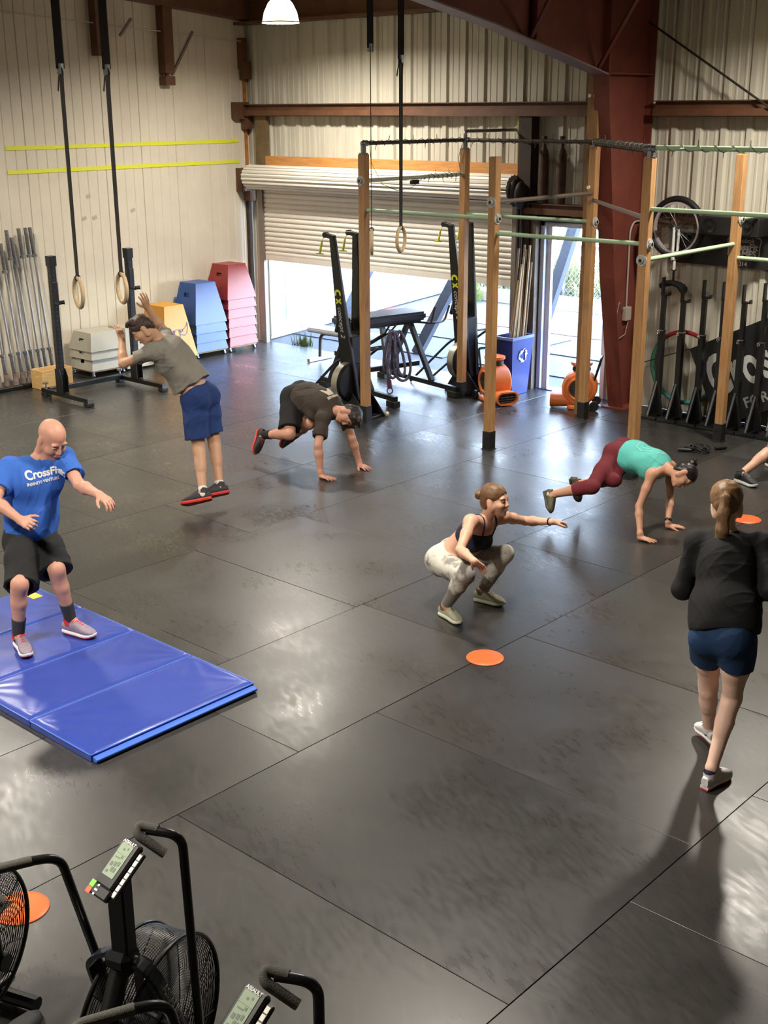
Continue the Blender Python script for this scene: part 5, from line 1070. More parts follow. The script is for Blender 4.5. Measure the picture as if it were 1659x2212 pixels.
def hair_tied(m, style, seed=1, tie=None):
    def f(c):
        F = Field(); P, HR, e = c['P'], c['HR'], c['e']; fw, u_ = c['fw'], c['u_']
        F.ell(P(0, -.016, .036), HR, np.array((.083, .104, .092) if style != 'ponytail' else (.094, .112, .098))*e, .01, [(P(0, .074, .05), nv(fw*.85-u_*.5)), (P(0, 0, -.075), -u_)])
        F.ell(P(0, -.06, -.03), HR, np.array((.066, .05, .06) if style != 'ponytail' else (.068, .046, .055))*e, .03, [(P(0, 0, -.085), -u_)])
        F.ell(P(0, .085, -.02), HR, np.array((.064, .05, .078))*e, .01, (), True)
        for q in (-1, 1): F.ell(P(q*.09, .016, -.03), HR, np.array((.018, .026, .035))*e, .008, (), True)
        hp = place('hair', F.mesh('hair', .005, m, amp=.0018, freq=120, seed=seed), c['t'])
        G = Field()
        if style == 'bun':
            o = P(0, -.125, .02); G.ell(o, HR, np.array((.034, .030, .036))*e, .01)
            for k in range(7): a = k*.9; G.cone(o+HR @ np.array((.022*math.cos(a), -.012, .022*math.sin(a)))*e, o+HR @ np.array((.03*math.cos(a+1.2), -.022, .03*math.sin(a+1.2)))*e, .012*e, .008*e, .01)
            nm = 'hair_bun'
        elif style == 'topbun':
            o = P(0, -.10, .10); G.ell(o, HR, np.array((.040, .038, .040))*e, .01)
            for k in range(9): a = k*.7; G.cone(o, o+HR @ np.array((.05*math.cos(a), -.03, .05*math.sin(a)))*e, .014*e, .004*e, .012)
            nm = 'hair_bun'
        else:
            dn = np.array((0, 0, -1.)); o = P(0, -.118, .030); bk = -fw; bk = nv(bk*np.array((1, 1, 0))); pts = [o, o+bk*.045+dn*.015, o+bk*.075+dn*.09, o+bk*.095+dn*.18, o+bk*.105+dn*.25]
            for (p, q), (r1, r2) in zip(zip(pts[:-1], pts[1:]), ((.017, .026), (.026, .036), (.036, .034), (.034, .014))): G.cone(p, q, r1*e, r2*e, .02, bk, .7)
            for k in range(8): x = random.uniform(-.025, .025); G.cone(pts[2]+HR[:, 0]*x, pts[4]+HR[:, 0]*x*1.3+dn*random.uniform(-.03, .05), .011, .004, .008)
            nm = 'ponytail'
        b_ = place(nm, G.mesh(nm, .005, m, amp=.0022, freq=110, seed=seed+1), hp)
        if tie: MB().torus(o+(-fw)*-.012 if style != 'topbun' else o-u_*.03, tuple(-fw) if style != 'topbun' else tuple(u_-fw), .026*e, .006, 18, 6).build('hair_tie', tie, hp)
    return f
# garments
def tee(m, inf=.018, sleeve=.55, hem=.02, hemdir=None, loose=.012, amp=.005, seed=1, tank=False, long=False, name='shirt', flare=.0, neck=.07):
    def f(c):
        F = Field(); J, s, g = c['J'], c['s'], c['g']; p, R = c['sp'](hem); n = -R[:, 2] if hemdir is None else nv(np.array(hemdir)); cl = [(p, n)]
        c['torso'](F, inf+loose*.5, .08, cl, dep=loose)
        for u in (.15, .32): q, Rq = c['sp'](u); F.ell(q, Rq, ((.165+flare)*s+inf, (.118+flare)*s+inf+loose, .12*s), .06, cl)
        if not c['fem']: 
            q, Rq = c['sp'](.72)
            for sg in (-1, 1): F.ell(q+Rq[:, 0]*sg*.075*s+Rq[:, 1]*.075*s, Rq, (.075*s+inf, .035*s+inf, .07*s), .05)
        else:
            q, Rq = c['sp'](.72)
            for sg in (-1, 1): F.ell(q+Rq[:, 0]*sg*.062*s+Rq[:, 1]*.078*s, Rq, (.055*s+inf, .048*s+inf, .06*s), .05)
        ncl = [(c['nk']+c['upc']*.035*s+c['fc']*.02, nv(c['upc']+c['fc']*.35))]
        if not tank:
            c['shoulders'](F, inf*.7, .05, ncl)
            for k in 'LR':
                S, E, Wr = J['s'+k], J['e'+k], J['w'+k]; d = E-S
                F.ell(S, np.eye(3), (.061*s*g+inf*.55,)*3, .04)
                if long:
                    F.cone(S, E, .056*s*g+inf, .048*s*g+inf, .03); F.cone(E, E+(Wr-E)*.93, .048*s*g+inf, .036*s*g+inf*.6, .03)
                else: F.cone(S, S+d, .057*s*g+inf*.6, .052*s*g+inf*.6+.006, .03, None, 1, [(S+d*sleeve, nv(d))]); F.cone(S+d*(sleeve-.12), S+d, .050*s*g, .050*s*g+inf*.5+.004, .006, sub=True)
        else:
            for k in 'LR': F.cone(c['nk']-c['upc']*.05*s, c['nk']+(J['s'+k]-c['nk'])*.62-c['upc']*.02, .058*s, .050*s, .03, c['fc'], 1.15, ncl)
        sh = place(name, F.mesh(name, .006, m, amp, 24, seed), c['t']); c['shirt'] = sh
    return f
def shorts(m, length=.72, inf=.03, flare=.02, amp=.005, seed=2, waist=.16, name='shorts', drape=0):
    def f(c):
        F = Field(); J, s = c['J'], c['s']; p, R = c['sp'](waist); cl = [(p, R[:, 2])]
        for u in (.0, .12): q, Rq = c['sp'](u); F.ell(q, Rq, (.168*s+inf*.4, .118*s+inf*.4, .12*s), .05, cl)
        subs = []
        for q, sg in (('L', -1), ('R', 1)):
            h_, k_ = J['h'+q], J['k'+q]; d = k_-h_; th = nv(d); bk = nv(-c['fp']-th*((-c['fp']) @ th)*.6)
            F.ell(h_+bk*.045*s-c['rp']*sg*.012*s, np.stack([c['rp'], c['fp'], c['up_p']], 1), np.array((.092*s, .085*s, .10*s))+inf*.5, .05, cl)
            e = h_+d*length; dn = np.array((0, 0, -drape)); n_ = nv(th+dn*6); mid = h_+d*min(.55, length*.5)
            F.cone(h_+th*.03, mid, .088*s+inf*.8, .080*s+inf, .035); F.cone(mid, mid+(e+dn-mid)*1.3, .080*s+inf, .072*s+inf+flare, .035, None, 1, [(e+dn, n_)])
            a_ = mid+(e+dn-mid)*.72; subs.append((a_, mid+(e+dn-mid)*1.6, .062*s+inf*.8, .068*s+inf+flare))
        for x in subs: F.cone(x[0], x[1], x[2]-.006, x[3]-.003, .006, sub=True)
        place(name, F.mesh(name, .006, m, amp, 22, seed), c['t'])
    return f
def leggings(m, end=.9, inf=.006, amp=.0012, waist=.22, name='leggings', glute=1.0):
    def f(c):
        F = Field(); J, s, g = c['J'], c['s'], c['g']; p, R = c['sp'](waist); cl = [(p, R[:, 2])]
        for u, a, b, cc, _ in ((.03, .168, .112, .115, 0), (.22, .145, .105, .10, 0)): q, Rq = c['sp'](u); F.ell(q, Rq, (a*s+inf, b*s+inf, cc*s), .07, cl)
        fp = c['fp']
        for q, sg in (('L', -1), ('R', 1)):
            h_, k_, a_ = J['h'+q], J['k'+q], J['a'+q]; d = k_-h_; th = nv(d); bk = nv(-fp-th*((-fp) @ th)*.6); e2 = k_+(a_-k_)*end; ec = [(e2, nv(a_-k_))]
            F.ell(h_+bk*.045*s-c['rp']*sg*.012*s, np.stack([c['rp'], fp, c['up_p']], 1), np.array((.092*s, .085*s, .10*s))*glute+inf, .04, cl)
            F.cone(h_+th*.02, h_+d*.5, .090*s+inf, .078*s+inf, .04); F.cone(h_+d*.5, k_, .078*s+inf, .054*s+inf, .03)
            shk = nv(a_-k_); kn = nv(th-shk+1e-6*fp); kf = fp-shk*(fp @ shk); kf = nv(kf) if np.linalg.norm(kf) > .3 else kn; kf = nv(kf+kn*.8)
            F.ell(k_+kf*.012*s, np.eye(3), (.042*s+inf,)*3, .035); F.cone(k_-shk*.02, k_+shk*.03, .05*s+inf, .05*s+inf, .02)
            F.cone(k_, k_+(a_-k_)*.35, .052*s+inf, .05*s+inf, .02, None, 1, ec); F.cone(k_+(a_-k_)*.35, a_, .05*s+inf, .035*s+inf, .02, None, 1, ec); F.cone(k_+(a_-k_)*.14-kf*.016*s, k_+(a_-k_)*.46-kf*.016*s, .045*s+inf, .036*s+inf, .03, None, 1, ec)
        place(name, F.mesh(name, .0055, m, amp, 30, 5), c['t'])
    return f
def shoe(c, q, upper=(120, 120, 124), sole=(230, 228, 224), outsole=None, lace=(200, 40, 40), sock=None, sock_h=.25, flatz=None, collar=None, ln=1.0):
    J, s, t = c['J'], c['s']*(.93 if c['fem'] else 1.0)*ln, c['t']; a, k, tt = J['a'+q], J['k'+q], J['t'+q]
    e1 = nv(tt-a); r = np.cross(e1, nv(k-a)); r = nv(r); n2 = np.cross(r, e1); al = math.atan2(-.065, .205); fwd = e1*math.cos(al)-n2*math.sin(al); up = e1*math.sin(al)+n2*math.cos(al)
    o = a-fwd*.065*s-up*.088*s
    if flatz is not None and (isinstance(flatz, (int, float)) or flatz.get(q) is not None):
        z = flatz if isinstance(flatz, (int, float)) else flatz[q]; fwd = nv(e1*np.array((1, 1, 0))); up = np.array((0, 0, 1.)); r = np.cross(fwd, up); o = a-fwd*.065*s; o[2] = z+.002
    R = np.stack([r, fwd, up], 1); P = lambda x, y, z: o+R @ np.array((x, y, z))*s
    sd = 1 if q == 'R' else -1
    outl = [(-.002, .026), (.03, .033), (.08, .034), (.13, .036), (.18, .044), (.22, .045), (.25, .037), (.272, .02), (.278, .004)]
    def ring(y, w_, z0, z1, n=18, pw=.75, dx=0):
        v = []
        for i in range(n):
            an = 2*PI*i/n; x, zz = math.cos(an), math.sin(an); x = math.copysign(abs(x)**pw, x); zz = math.copysign(abs(zz)**pw, zz); v.append(P(x*w_+dx-sd*.006*math.sin(y/.28*PI), y, (z0+z1)/2+zz*(z1-z0)/2))
        return v
    def loft(rs):
        b = MB(); n = len(rs[0]); b.add([p for q_ in rs for p in q_], [(i*n+j, i*n+(j+1) % n, (i+1)*n+(j+1) % n, (i+1)*n+j) for i in range(len(rs)-1) for j in range(n)]+[tuple(range(n-1, -1, -1)), tuple(range((len(rs)-1)*n, len(rs)*n))]); return b
    spr = lambda y: .018*max(0, (y-.2)/.08)**2
    su = loft([ring(y, w_, .022+spr(y)*.7, z1) for (y, w_), z1 in zip(outl[:-1], (.082, .098, .112, .108, .086, .070, .057, .046))]).build('shoe', mat('shoe_%d_%d_%d' % upper, upper, .7, noise=.15, nscale=40), t, angle=60)
    loft([ring(y, w_+.0035, (.006 if outsole else 0)+spr(y), .030+spr(y)*.8, pw=.45) for y, w_ in outl]).build('sole', mat('sole_%d_%d_%d' % sole, sole, .55), su, angle=60)
    if outsole: loft([ring(y, w_+.001, 0+spr(y), .012+spr(y), pw=.4) for y, w_ in outl]).build('outsole', mat('sole_%d_%d_%d' % outsole, outsole, .55), su, angle=60)
    b = MB()
    for i, y in enumerate((.105, .125, .146, .167)):
        z = .1135-.42*max(0, y-.098); w_ = .024
        b.tube([P(-w_-sd*.004, y, z-.010), P(-w_*.4-sd*.004, y+.004, z+.004), P(w_*.4-sd*.004, y+.004, z+.004), P(w_-sd*.004, y, z-.010)], .0038*s, 6)
        if i < 3: b.tube([P(-w_-sd*.004, y, z-.008), P(-sd*.004, y+.012, z+.002), P(w_-sd*.004, y+.024, z-.014)], .0035*s, 6)
    for sg in (-1, 1): b.tube([P(-sd*.004, .10, .117), P(sg*.02-sd*.004, .088, .120), P(sg*.03-sd*.004, .108, .106)], .003*s, 5)
    b.build('laces', mat('lace_%d_%d_%d' % lace, lace, .7), su)
    ax = nv(k-a); b = MB(); b.tube([P(0, .062, .07), P(0, .056, .098), P(0, .05, .118)], [.042*s, .0445*s, .041*s], 18, caps=False); b.build('collar', mat('shoe_%d_%d_%d' % (collar or upper), (collar or upper), .7, noise=.15, nscale=40), su)
    if sock:
        F = Field(); L_ = np.linalg.norm(k-a); F.cone(a-ax*.02, a+ax*sock_h*L_*1.3, .039*s, .035*s+.012*sock_h/.25*s, .02, None, 1, [(a+ax*sock_h*L_, ax)]); place('sock', F.mesh('sock', .0055, fabric('sock_%d_%d_%d' % sock, sock), .0006, 60), t)
def project_print(c, me, o, u, v, m, name, off=.004, target=None):
    """flat print laid onto the garment: lettering pressed onto its surface from outside"""
    ob = target or c['shirt']; tm = ob.data; bv = BVHTree.FromPolygons([x.co for x in tm.vertices], [p.vertices for p in tm.polygons]); u, v = V(nv(np.array(u))), V(nv(np.array(v))); n = u.cross(v); o = V(o)
    for q in me.vertices:
        p = o+u*q.co.x+v*q.co.y; hit = bv.ray_cast(p+n*.4, -n, .8); q.co = (hit[0]+n*off) if hit[0] else p
    me.materials.clear(); me.materials.append(m); o_ = bpy.data.objects.new(name, me); COL.objects.link(o_); o_.parent = ob; return o_
J_ = {'bald':{'head':(-6.884,4.328,1.399),'neck':(-6.953,4.245,1.252),'sL':(-6.903,4.414,1.254),'sR':(-7.056,4.097,1.218),'eL':(-6.657,4.361,1.117),'wL':(-6.410,4.338,1.107),'fL':(-6.256,4.347,1.056),'eR':(-6.926,3.893,1.064),'wR':(-6.699,3.933,0.972),'fR':(-6.537,3.940,0.963),'hL':(-7.093,4.301,0.716),'hR':(-7.032,4.127,0.697),'kL':(-6.741,4.183,0.555),'kR':(-6.729,3.895,0.535),'aL':(-6.756,4.267,0.163),'aR':(-6.810,3.896,0.158),'tL':(-6.576,4.317,0.095),'tR':(-6.638,3.844,0.096)},
'jump':{'head':(-8.928,6.636,1.592),'neck':(-8.875,6.786,1.485),'sL':(-8.790,6.634,1.410),'sR':(-8.979,6.940,1.452),'eL':(-9.012,6.461,1.297),'wL':(-9.158,6.571,1.486),'fL':(-9.258,6.595,1.623),'eR':(-9.234,7.098,1.496),'wR':(-9.276,6.964,1.717),'fR':(-9.222,6.882,1.858),'hL':(-8.565,6.876,0.957),'hR':(-8.620,7.060,0.954),'kL':(-8.466,6.830,0.533),'kR':(-8.501,7.044,0.531),'aL':(-8.268,6.690,0.196),'aR':(-8.297,6.909,0.196),'tL':(-8.357,6.536,0.114),'tR':(-8.341,6.733,0.132)},
'plank':{'head':(-8.225,8.546,0.566),'neck':(-8.414,8.531,0.577),'sR':(-8.397,8.350,0.543),'sL':(-8.452,8.706,0.528),'eR':(-8.300,8.181,0.315),'wR':(-8.252,8.161,0.060),'fR':(-8.089,8.174,0.015),'eL':(-8.265,8.626,0.310),'wL':(-8.238,8.696,0.060),'fL':(-8.076,8.678,0.015),'hR':(-8.913,8.427,0.648),'hL':(-8.960,8.609,0.671),'kR':(-8.701,8.177,0.368),'kL':(-8.655,8.413,0.440),'aR':(-9.104,8.185,0.291),'aL':(-8.995,8.472,0.220),'tR':(-9.094,8.068,0.142),'tL':(-9.145,8.503,0.107)},
'squat':{'head':(-4.918,6.566,0.856),'neck':(-4.973,6.542,0.687),'sR':(-4.976,6.375,0.731),'sL':(-4.957,6.713,0.687),'eR':(-4.882,6.140,0.607),'wR':(-4.668,6.022,0.613),'fR':(-4.646,6.140,0.507),'eL':(-4.950,6.979,0.590),'wL':(-4.710,6.966,0.640),'fL':(-4.658,7.115,0.610),'hR':(-5.264,6.402,0.341),'hL':(-5.293,6.580,0.347),'kR':(-4.899,6.229,0.397),'kL':(-4.908,6.685,0.422),'aR':(-5.122,6.287,0.090),'aL':(-5.106,6.691,0.090),'tR':(-4.955,6.245,0.028),'tL':(-4.939,6.726,0.030)},
'teal':{'head':(-4.791,9.027,0.512),'neck':(-4.965,9.053,0.529),'sR':(-5.009,8.881,0.509),'sL':(-5.025,9.214,0.504),'eR':(-5.038,8.753,0.254),'wR':(-4.948,8.637,0.059),'fR':(-4.798,8.653,0.015),'eL':(-5.007,9.222,0.224),'wL':(-4.927,9.062,0.061),'fL':(-4.817,9.163,0.014),'hR':(-5.459,9.012,0.561),'hL':(-5.476,9.188,0.568),'kR':(-5.461,8.666,0.358),'kL':(-5.354,8.844,0.405),'aR':(-5.816,8.600,0.234),'aL':(-5.718,8.862,0.291),'tR':(-5.751,8.478,0.123),'tL':(-5.740,8.915,0.123)},
'back':{'head':(-2.845,5.859,1.442),'neck':(-2.789,5.785,1.297),'sL':(-2.925,5.697,1.244),'sR':(-2.639,5.856,1.255),'eL':(-2.957,5.650,0.981),'wL':(-2.964,5.879,0.938),'fL':(-2.967,6.026,0.894),'eR':(-2.490,5.732,1.071),'wR':(-2.658,5.885,1.016),'fR':(-2.775,5.968,0.961),'hL':(-2.730,5.551,0.800),'hR':(-2.565,5.555,0.835),'kL':(-2.785,5.701,0.450),'kR':(-2.606,5.624,0.457),'aL':(-2.822,5.833,0.110),'aR':(-2.597,5.441,0.114),'tL':(-2.952,5.952,0.040),'tR':(-2.580,5.579,0.027)},
'edge':{'head':(-4.903,11.462,1.480),'neck':(-4.927,11.416,1.287),'sR':(-4.952,11.248,1.209),'sL':(-4.893,11.592,1.239),'eR':(-4.859,11.253,0.926),'wR':(-4.756,11.484,0.965),'fR':(-4.708,11.644,0.960),'eL':(-4.739,11.485,1.012),'wL':(-4.661,11.725,1.054),'fL':(-4.612,11.884,1.059),'hR':(-4.908,11.178,0.693),'hL':(-4.892,11.350,0.763),'kR':(-4.948,11.061,0.288),'kL':(-4.809,11.441,0.360),'aR':(-5.089,10.739,0.092),'aL':(-5.109,11.446,0.091),'tR':(-4.922,10.677,0.028),'tL':(-4.940,11.386,0.028)},}
# 1 bald man landing on the blue mat
M_tee = fabric('royal_tee', (52, 104, 196), .08); M_blk = fabric('black_shorts', (22, 22, 23), .2)
t, c = person('bald man in a blue lettered tee and black shorts half crouched on the blue mat', J_['bald'], 1.72, 'm', cam_dir(.60, -.72, .34), cam_dir(.45, .62, .6), ('skin_a', (206, 152, 130)), tee(M_tee, .016, .66, .02, loose=.010, amp=.008, seed=3, flare=.002),
    shorts(M_blk, .88, .026, .022, .007, 4, drape=.05), dict(upper=(150, 136, 150), sole=(236, 232, 232), outsole=(160, 30, 44), lace=(226, 44, 46), sock=(56, 58, 60), sock_h=.34, flatz=.060, collar=(210, 50, 54)),
    None, dict(L=dict(pn=np.array((0, 0, -1.)), curl=.5, spread=.12), R=dict(pn=cam_dir(.2, -.4, -1), curl=1.0)), arch=.06, belly=.022, hs=1.09)
q, R = c['sp'](.77); fr = nv(R[:, 1]+R[:, 2]*.15)
cu_ = nv(np.cross(R[:, 2], fr)); cv_ = nv(np.cross(fr, cu_)); cu_, cv_ = nv(cu_*math.cos(.14)+cv_*math.sin(.14)), nv(cv_*math.cos(.14)-cu_*math.sin(.14))
me = text_mesh('CrossFit', .070, cuts=3, bold=.0025); project_print(c, me, q+fr*.2+R[:, 2]*.075+cu_*.012, cu_, cv_, M_white, 'chest_lettering')
me = text_mesh('INFINITE VENTURE', .027, cuts=3, bold=.001); project_print(c, me, q+fr*.2+R[:, 2]*.022+cu_*.012, cu_, cv_, M_white, 'chest_lettering')
sh = [o for o in t.children if o.name.startswith('shorts')][0]; J = c['J']; d = nv(J['kL']-J['hL']); pt = J['hL']+(J['kL']-J['hL'])*.74; out = nv(c['rp']*-.75+c['fp']*.5); uu = nv(np.cross(d*-1, out))
me = bpy.data.meshes.new('mark'); me.from_pydata([(-.022, -.018, 0), (.022, -.018, 0), (0, .022, 0)], [], [(0, 1, 2)]); project_print(c, me, pt+out*.2, uu, -d, mat('mark_red', (206, 50, 48), .6), 'hem_mark', .006, sh)
me = bpy.data.meshes.new('mark'); me.from_pydata([(-.018, -.03, 0), (.022, -.03, 0), (.022, .0, 0), (.006, -.002, 0)], [], [(0, 1, 2, 3)]); project_print(c, me, pt+out*.2, uu, -d, M_white, 'hem_mark', .009, sh)
# 2 man in the air with his arms up
t, c = person('man in a grey tee and navy shorts caught mid jump with both arms raised', J_['jump'], 1.80, 'm', cam_dir(-.62, -.75, .1), cam_dir(-.72, .62, .15), ('skin_b', (200, 156, 126)), tee(fabric('grey_tee', (136, 132, 122), .08), .016, .55, .28, loose=.018, amp=.008, seed=6, flare=.004),
    shorts(fabric('navy_shorts', (24, 52, 108), .12), .74, .026, .018, .006, 7, .165, drape=.02), dict(upper=(48, 46, 50), sole=(206, 56, 50), outsole=(190, 44, 40), lace=(40, 40, 42), sock=(232, 228, 220), sock_h=.12),
    hair_short(mat('hair_brown', (58, 40, 28), .55, noise=.35, nscale=60), .02), dict(L=dict(pn=cam_dir(-.6, 0, -.5), curl=.3, spread=.16), R=dict(pn=cam_dir(-.5, .1, -.6), curl=.2, spread=.16)), arch=.03)
# 3 man on his hands
t, c = person('man in a brown tee and black shorts on both hands, feet in the air', J_['plank'], 1.78, 'm', cam_dir(-.30, -.85, .40), cam_dir(.93, -.25, .1), ('skin_c', (204, 150, 126)), tee(fabric('brown_tee', (62, 52, 44), .1), .016, .66, .20, loose=.014, amp=.008, seed=9),
    shorts(M_blk, .80, .026, .020, .006, 8, .17, drape=.02), dict(upper=(40, 38, 40), sole=(206, 62, 54), outsole=(206, 60, 50), lace=(206, 60, 54), sock=(26, 26, 28), sock_h=.32, collar=(34, 34, 36)),
    hair_short(mat('hair_dark', (40, 30, 24), .5, noise=.35, nscale=60), .02, seed=4), dict(L=dict(floor=0.0, curl=.05, spread=.3), R=dict(floor=0.0, curl=.05, spread=.3)), arch=.05)
q, R = c['sp'](.80); me = text_mesh('BERKELEY', .032, cuts=2, bold=.001); MT = mat('beige_print', (190, 178, 160), .7); project_print(c, me, q-R[:, 1]*.25, -R[:, 0]*-1, R[:, 2], MT, 'back_lettering') if False else None
u_ = R[:, 0]; v_ = R[:, 2]
me = bpy.data.meshes.new('print'); me.from_pydata([(-.07, .03, 0), (.07, .03, 0), (.07, .055, 0), (-.07, .055, 0), (-.03, -.09, 0), (-.06, -.09, 0), (-.035, .02, 0), (.035, .02, 0), (.06, -.09, 0), (.03, -.09, 0), (.012, -.05, 0), (-.012, -.05, 0)], [], [(0, 1, 2, 3), (4, 5, 6, 11), (6, 7, 10, 11), (7, 8, 9, 10)])
bm = bmesh.new(); bm.from_mesh(me); bmesh.ops.triangulate(bm, faces=bm.faces); bmesh.ops.subdivide_edges(bm, edges=bm.edges, cuts=3); bm.to_mesh(me); bm.free(); project_print(c, me, q-R[:, 1]*.02, u_, v_, MT, 'back_print')
# 4 squatting woman
def camo(name):
    m = mat(name, (206, 202, 190), .8, col2=(134, 130, 124), nscale=4.2); r = [n for n in m.node_tree.nodes if n.type == 'VALTORGB'][0]; r.color_ramp.elements[0].position = .475; r.color_ramp.elements[1].position = .54; return m
def bra(m):
    def f(c):
        F = Field(); s = c['s']; J = c['J']; q, R = c['sp'](.70); lo_, hi_ = c['sp'](.565)[0], c['sp'](.80)[0]
        for u, a, b, cc, _ in ((.60, .134, .10, .12, 0), (.78, .138, .098, .12, 0)): p, Rp = c['sp'](u); F.ell(p, Rp, (a*s+.007, b*s+.007, cc*s), .07, [(lo_, -R[:, 2]), (hi_, nv(R[:, 2]-R[:, 1]*.5))])
        for sg in (-1, 1): F.ell(q+R[:, 0]*sg*.062*s+R[:, 1]*.078*s-R[:, 2]*.01, R, (.055*s+.013, .048*s+.014, .056*s+.010), .03, [(hi_+R[:, 1]*.02, nv(R[:, 2]-R[:, 0]*sg*-.2-R[:, 1]*.05))])
        o = place('sports_bra', F.mesh('sports_bra', .005, m), c['t']); c['shirt'] = o; bd = c['body'].data; bv = BVHTree.FromPolygons([x.co for x in bd.vertices], [p.vertices for p in bd.polygons])
        for sg in (-1, 1):
            raw = [q+R[:, 0]*sg*.062*s+R[:, 1]*.12*s+R[:, 2]*.035*s, q+R[:, 0]*sg*.068*s+R[:, 1]*.10*s+R[:, 2]*.085*s, q+R[:, 0]*sg*.072*s+R[:, 1]*.05*s+R[:, 2]*.15*s, q+R[:, 0]*sg*.070*s+R[:, 2]*.175*s, q+R[:, 0]*sg*.06*s-R[:, 1]*.06*s+R[:, 2]*.14*s, q+R[:, 0]*sg*.03*s-R[:, 1]*.10*s+R[:, 2]*.06*s, q-R[:, 1]*.11*s]
            pts = []
            for i in range(len(raw)-1):
                for k in range(4):
                    p = V(raw[i]).lerp(V(raw[i+1]), k/4); hit = bv.find_nearest(p); pts.append(hit[0]+hit[1]*.003)
            MB().tube(pts, .0055, 6).build('strap', m, o)
    return f
def wristband(q, m, w_=.012, r=.031, name='wristband'):
    def f(c):
        J = c['J']; p = J['w'+q]+(J['e'+q]-J['w'+q])*.06; ax = nv(J['e'+q]-J['w'+q]); MB().lathe([(r*c['s']*.9, -w_), (r*c['s']*.9+.003, -w_*.6), (r*c['s']*.9+.003, w_*.6), (r*c['s']*.9, w_)], p, tuple(ax), 20).build(name, m, c['t'])
    return f
t, c = person('woman in a navy sports bra and pale camo leggings squatting with one arm out', J_['squat'], 1.68, 'f', cam_dir(.84, -.16, .5), cam_dir(-.02, 1, .25), ('skin_d', (212, 164, 138)), bra(fabric('navy_bra', (26, 26, 50), .1)),
    leggings(camo('camo_leggings'), .93, .007, waist=.34, glute=1.06), dict(upper=(186, 184, 158), sole=(232, 230, 212), lace=(58, 56, 46), flatz=0.0, collar=(96, 94, 78)),
    hair_tied(mat('hair_chestnut', (104, 74, 46), .5, noise=.3, nscale=30, stretch=(.6, 3, 3)), 'bun', 3, mat('pale_tie', (216, 206, 190), .6)), dict(L=dict(pn=np.array((0, 0, -1.)), curl=.45, spread=.1), R=dict(pn=np.array((.2, .2, -1.)), curl=.3, spread=.14)), arch=-.005, glute=1.06, extra=wristband('L', M_black, .006))
# 5 woman on her hands in teal
t, c = person('woman in a teal tank and burgundy leggings on both hands with her feet kicked up', J_['teal'], 1.66, 'f', cam_dir(.10, -.93, .3), cam_dir(.95, .08, .05), ('skin_e', (198, 148, 120)), tee(fabric('teal_tank', (92, 190, 180), .06), .009, hem=.27, loose=.006, amp=.006, seed=12, tank=True, name='tank_top'),
    leggings(fabric('burgundy_leggings', (104, 28, 38), .1), .42, .007, waist=.22, glute=1.0), dict(upper=(78, 76, 58), sole=(60, 58, 46), lace=(60, 58, 48), sock=(206, 200, 190), sock_h=.08),
    hair_tied(mat('hair_black', (24, 20, 20), .4, noise=.3, nscale=70), 'topbun', 5, M_black), dict(L=dict(floor=0.0, curl=.05, spread=.28), R=dict(floor=0.0, curl=.05, spread=.28)), arch=.015, glute=1.0, extra=wristband('L', M_black, .014, .033, 'watch'))
q, R = c['sp'](.60); b = MB(); pl = [(-.06, .12), (-.02, .14), (.03, .12), (.06, .05), (.075, -.03), (.06, -.10), (.0, -.11), (-.055, -.09), (-.075, -.02), (-.05, .03), (-.02, .0), (-.02, -.06), (.03, -.05), (.03, .04)]
ring_v = [V((x*.95, y, 0)) for x, y in pl]; b.tube(ring_v+[ring_v[0]], .004, 5, caps=False); me = b.mesh('print', M_white); project_print(c, me, q-R[:, 1]*.01, R[:, 0], R[:, 2], mat('pale_teal', (150, 214, 206), .7), 'back_outline')
# 6 ponytailed woman walking away
def swoosh(q):
    def f(c):
        sh = [o for o in c['t'].children if o.name.startswith('shoe')]
    return f
t, c = person('ponytailed woman seen from behind in a black sweatshirt and short navy shorts', J_['back'], 1.62, 'f', cam_dir(.30, -.2, -1), cam_dir(.0, 1, -.1), ('skin_f', (238, 198, 178)), tee(fabric('black_sweatshirt', (11, 11, 12), .15), .014, hem=.08, loose=.014, amp=.005, seed=15, long=True, name='sweatshirt', flare=.012),
    shorts(fabric('navy_run_shorts', (16, 50, 88), .15), .44, .018, .014, .0028, 16, .14), dict(upper=(226, 224, 226), sole=(238, 236, 236), outsole=(226, 66, 84), lace=(40, 40, 46), sock=(40, 42, 66), sock_h=.06, flatz=dict(R=0.0)),
    hair_tied(mat('hair_lightbrown', (128, 96, 64), .5, noise=.3, nscale=30, stretch=(3, 3, .5)), 'ponytail', 7, mat('brown_tie', (90, 66, 46), .6)), dict(L=dict(curl=.8), R=dict(curl=.8)), arch=.0)
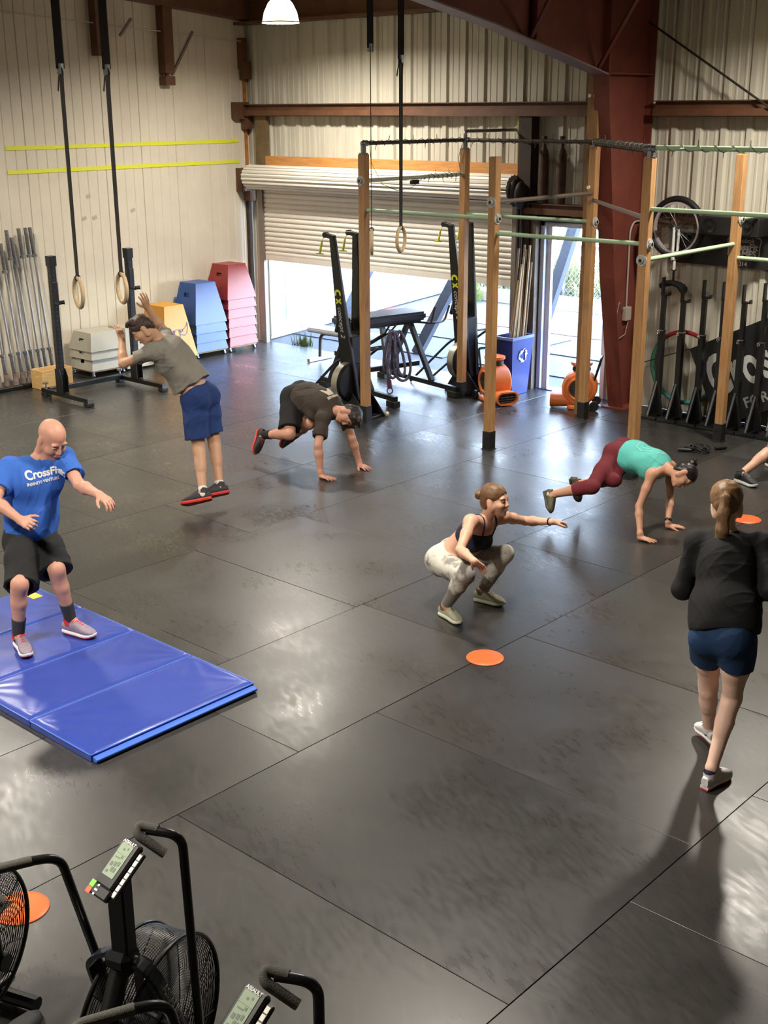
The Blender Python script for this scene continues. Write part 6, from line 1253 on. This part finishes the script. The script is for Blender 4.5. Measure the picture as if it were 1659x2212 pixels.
# 7 person cut off by the right edge
t, c = person('person in grey shorts at the right edge showing one bent leg and a black shoe', J_['edge'], 1.75, 'm', (1, -.2, -.2), (0, 0, 1), ('skin_g', (208, 162, 138)), tee(fabric('grey_gym_tee', (120, 120, 122), .1), .018, .55, .1, loose=.016, seed=21),
    shorts(fabric('grey_shorts', (118, 112, 106), .1), .62, .026, .02, .005, 22), dict(upper=(38, 38, 40), sole=(232, 230, 228), lace=(120, 118, 116), sock=(32, 32, 34), sock_h=.07, flatz=0.0), hair_short(mat('hair_brown', (58, 40, 28), .55, noise=.35, nscale=60), .02, seed=8), dict(L=dict(curl=.5), R=dict(curl=.5)))
# ---------------- high bay lamps ----------------
def bay_lamp(x, y, z, label, k=1.0):
    t = thing('high_bay_lamp', label, 'lamp', (x, y, z), group=None)
    b = MB(); b.lathe([(.225, 0), (.222, .02), (.2, .12), (.15, .22), (.10, .275), (.07, .285)], (x, y, z), n=32); b.build('lamp_shade', mat('lit_acrylic', (255, 236, 200), .4, emit=9), t)
    b = MB(); b.lathe([(.228, -.004), (.234, 0), (.234, .012), (.226, .014)], (x, y, z), n=32, closed=True); b.build('shade_rim', M_white, t)
    b = MB(); b.lathe([(.115, .27), (.115, .33), (.06, .36), (.06, .46), (.001, .46)], (x, y, z), n=24); b.tube(bend([(x-.1, y, z+.3), (x-.11, y, z+.42), (x, y, z+.52), (x+.11, y, z+.42), (x+.1, y, z+.3)], .05), .008); b.cyl((x, y, z+.5), (x, y, max(z+.51, zr(y)-.035)), .008); b.build('lamp_housing', mat('lamp_metal', (196, 190, 176), .4, metal=.5), t)
    l = bpy.data.lights.new('bulb', 'AREA'); l.shape = 'DISK'; l.size = .40; l.energy = LAMP_W*k; l.color = (1, .925, .82); l.spread = math.radians(165)
    o = bpy.data.objects.new('bulb', l); COL.objects.link(o); o.parent = t; o.location = (0, 0, .03)
    return t
LAMP_W = 205
bay_lamp(-11.75, 11.1, 4.46, 'lit white dome lamp hanging under the roof before the back wall')
bay_lamp(-4.85, 11.2, 4.46, 'dome lamp over the bays right of the red column')
bay_lamp(-11.5, 6.1, 4.46, 'dome lamp above the open floor by the cream wall')
bay_lamp(-4.85, 6.0, 4.46, 'dome lamp above the middle of the open floor')
bay_lamp(-11.5, 1.0, 4.46, 'dome lamp at the near end by the cream wall', 1.7)
bay_lamp(-4.85, .8, 4.46, 'dome lamp at the near end above the exercise bikes', 1.7)
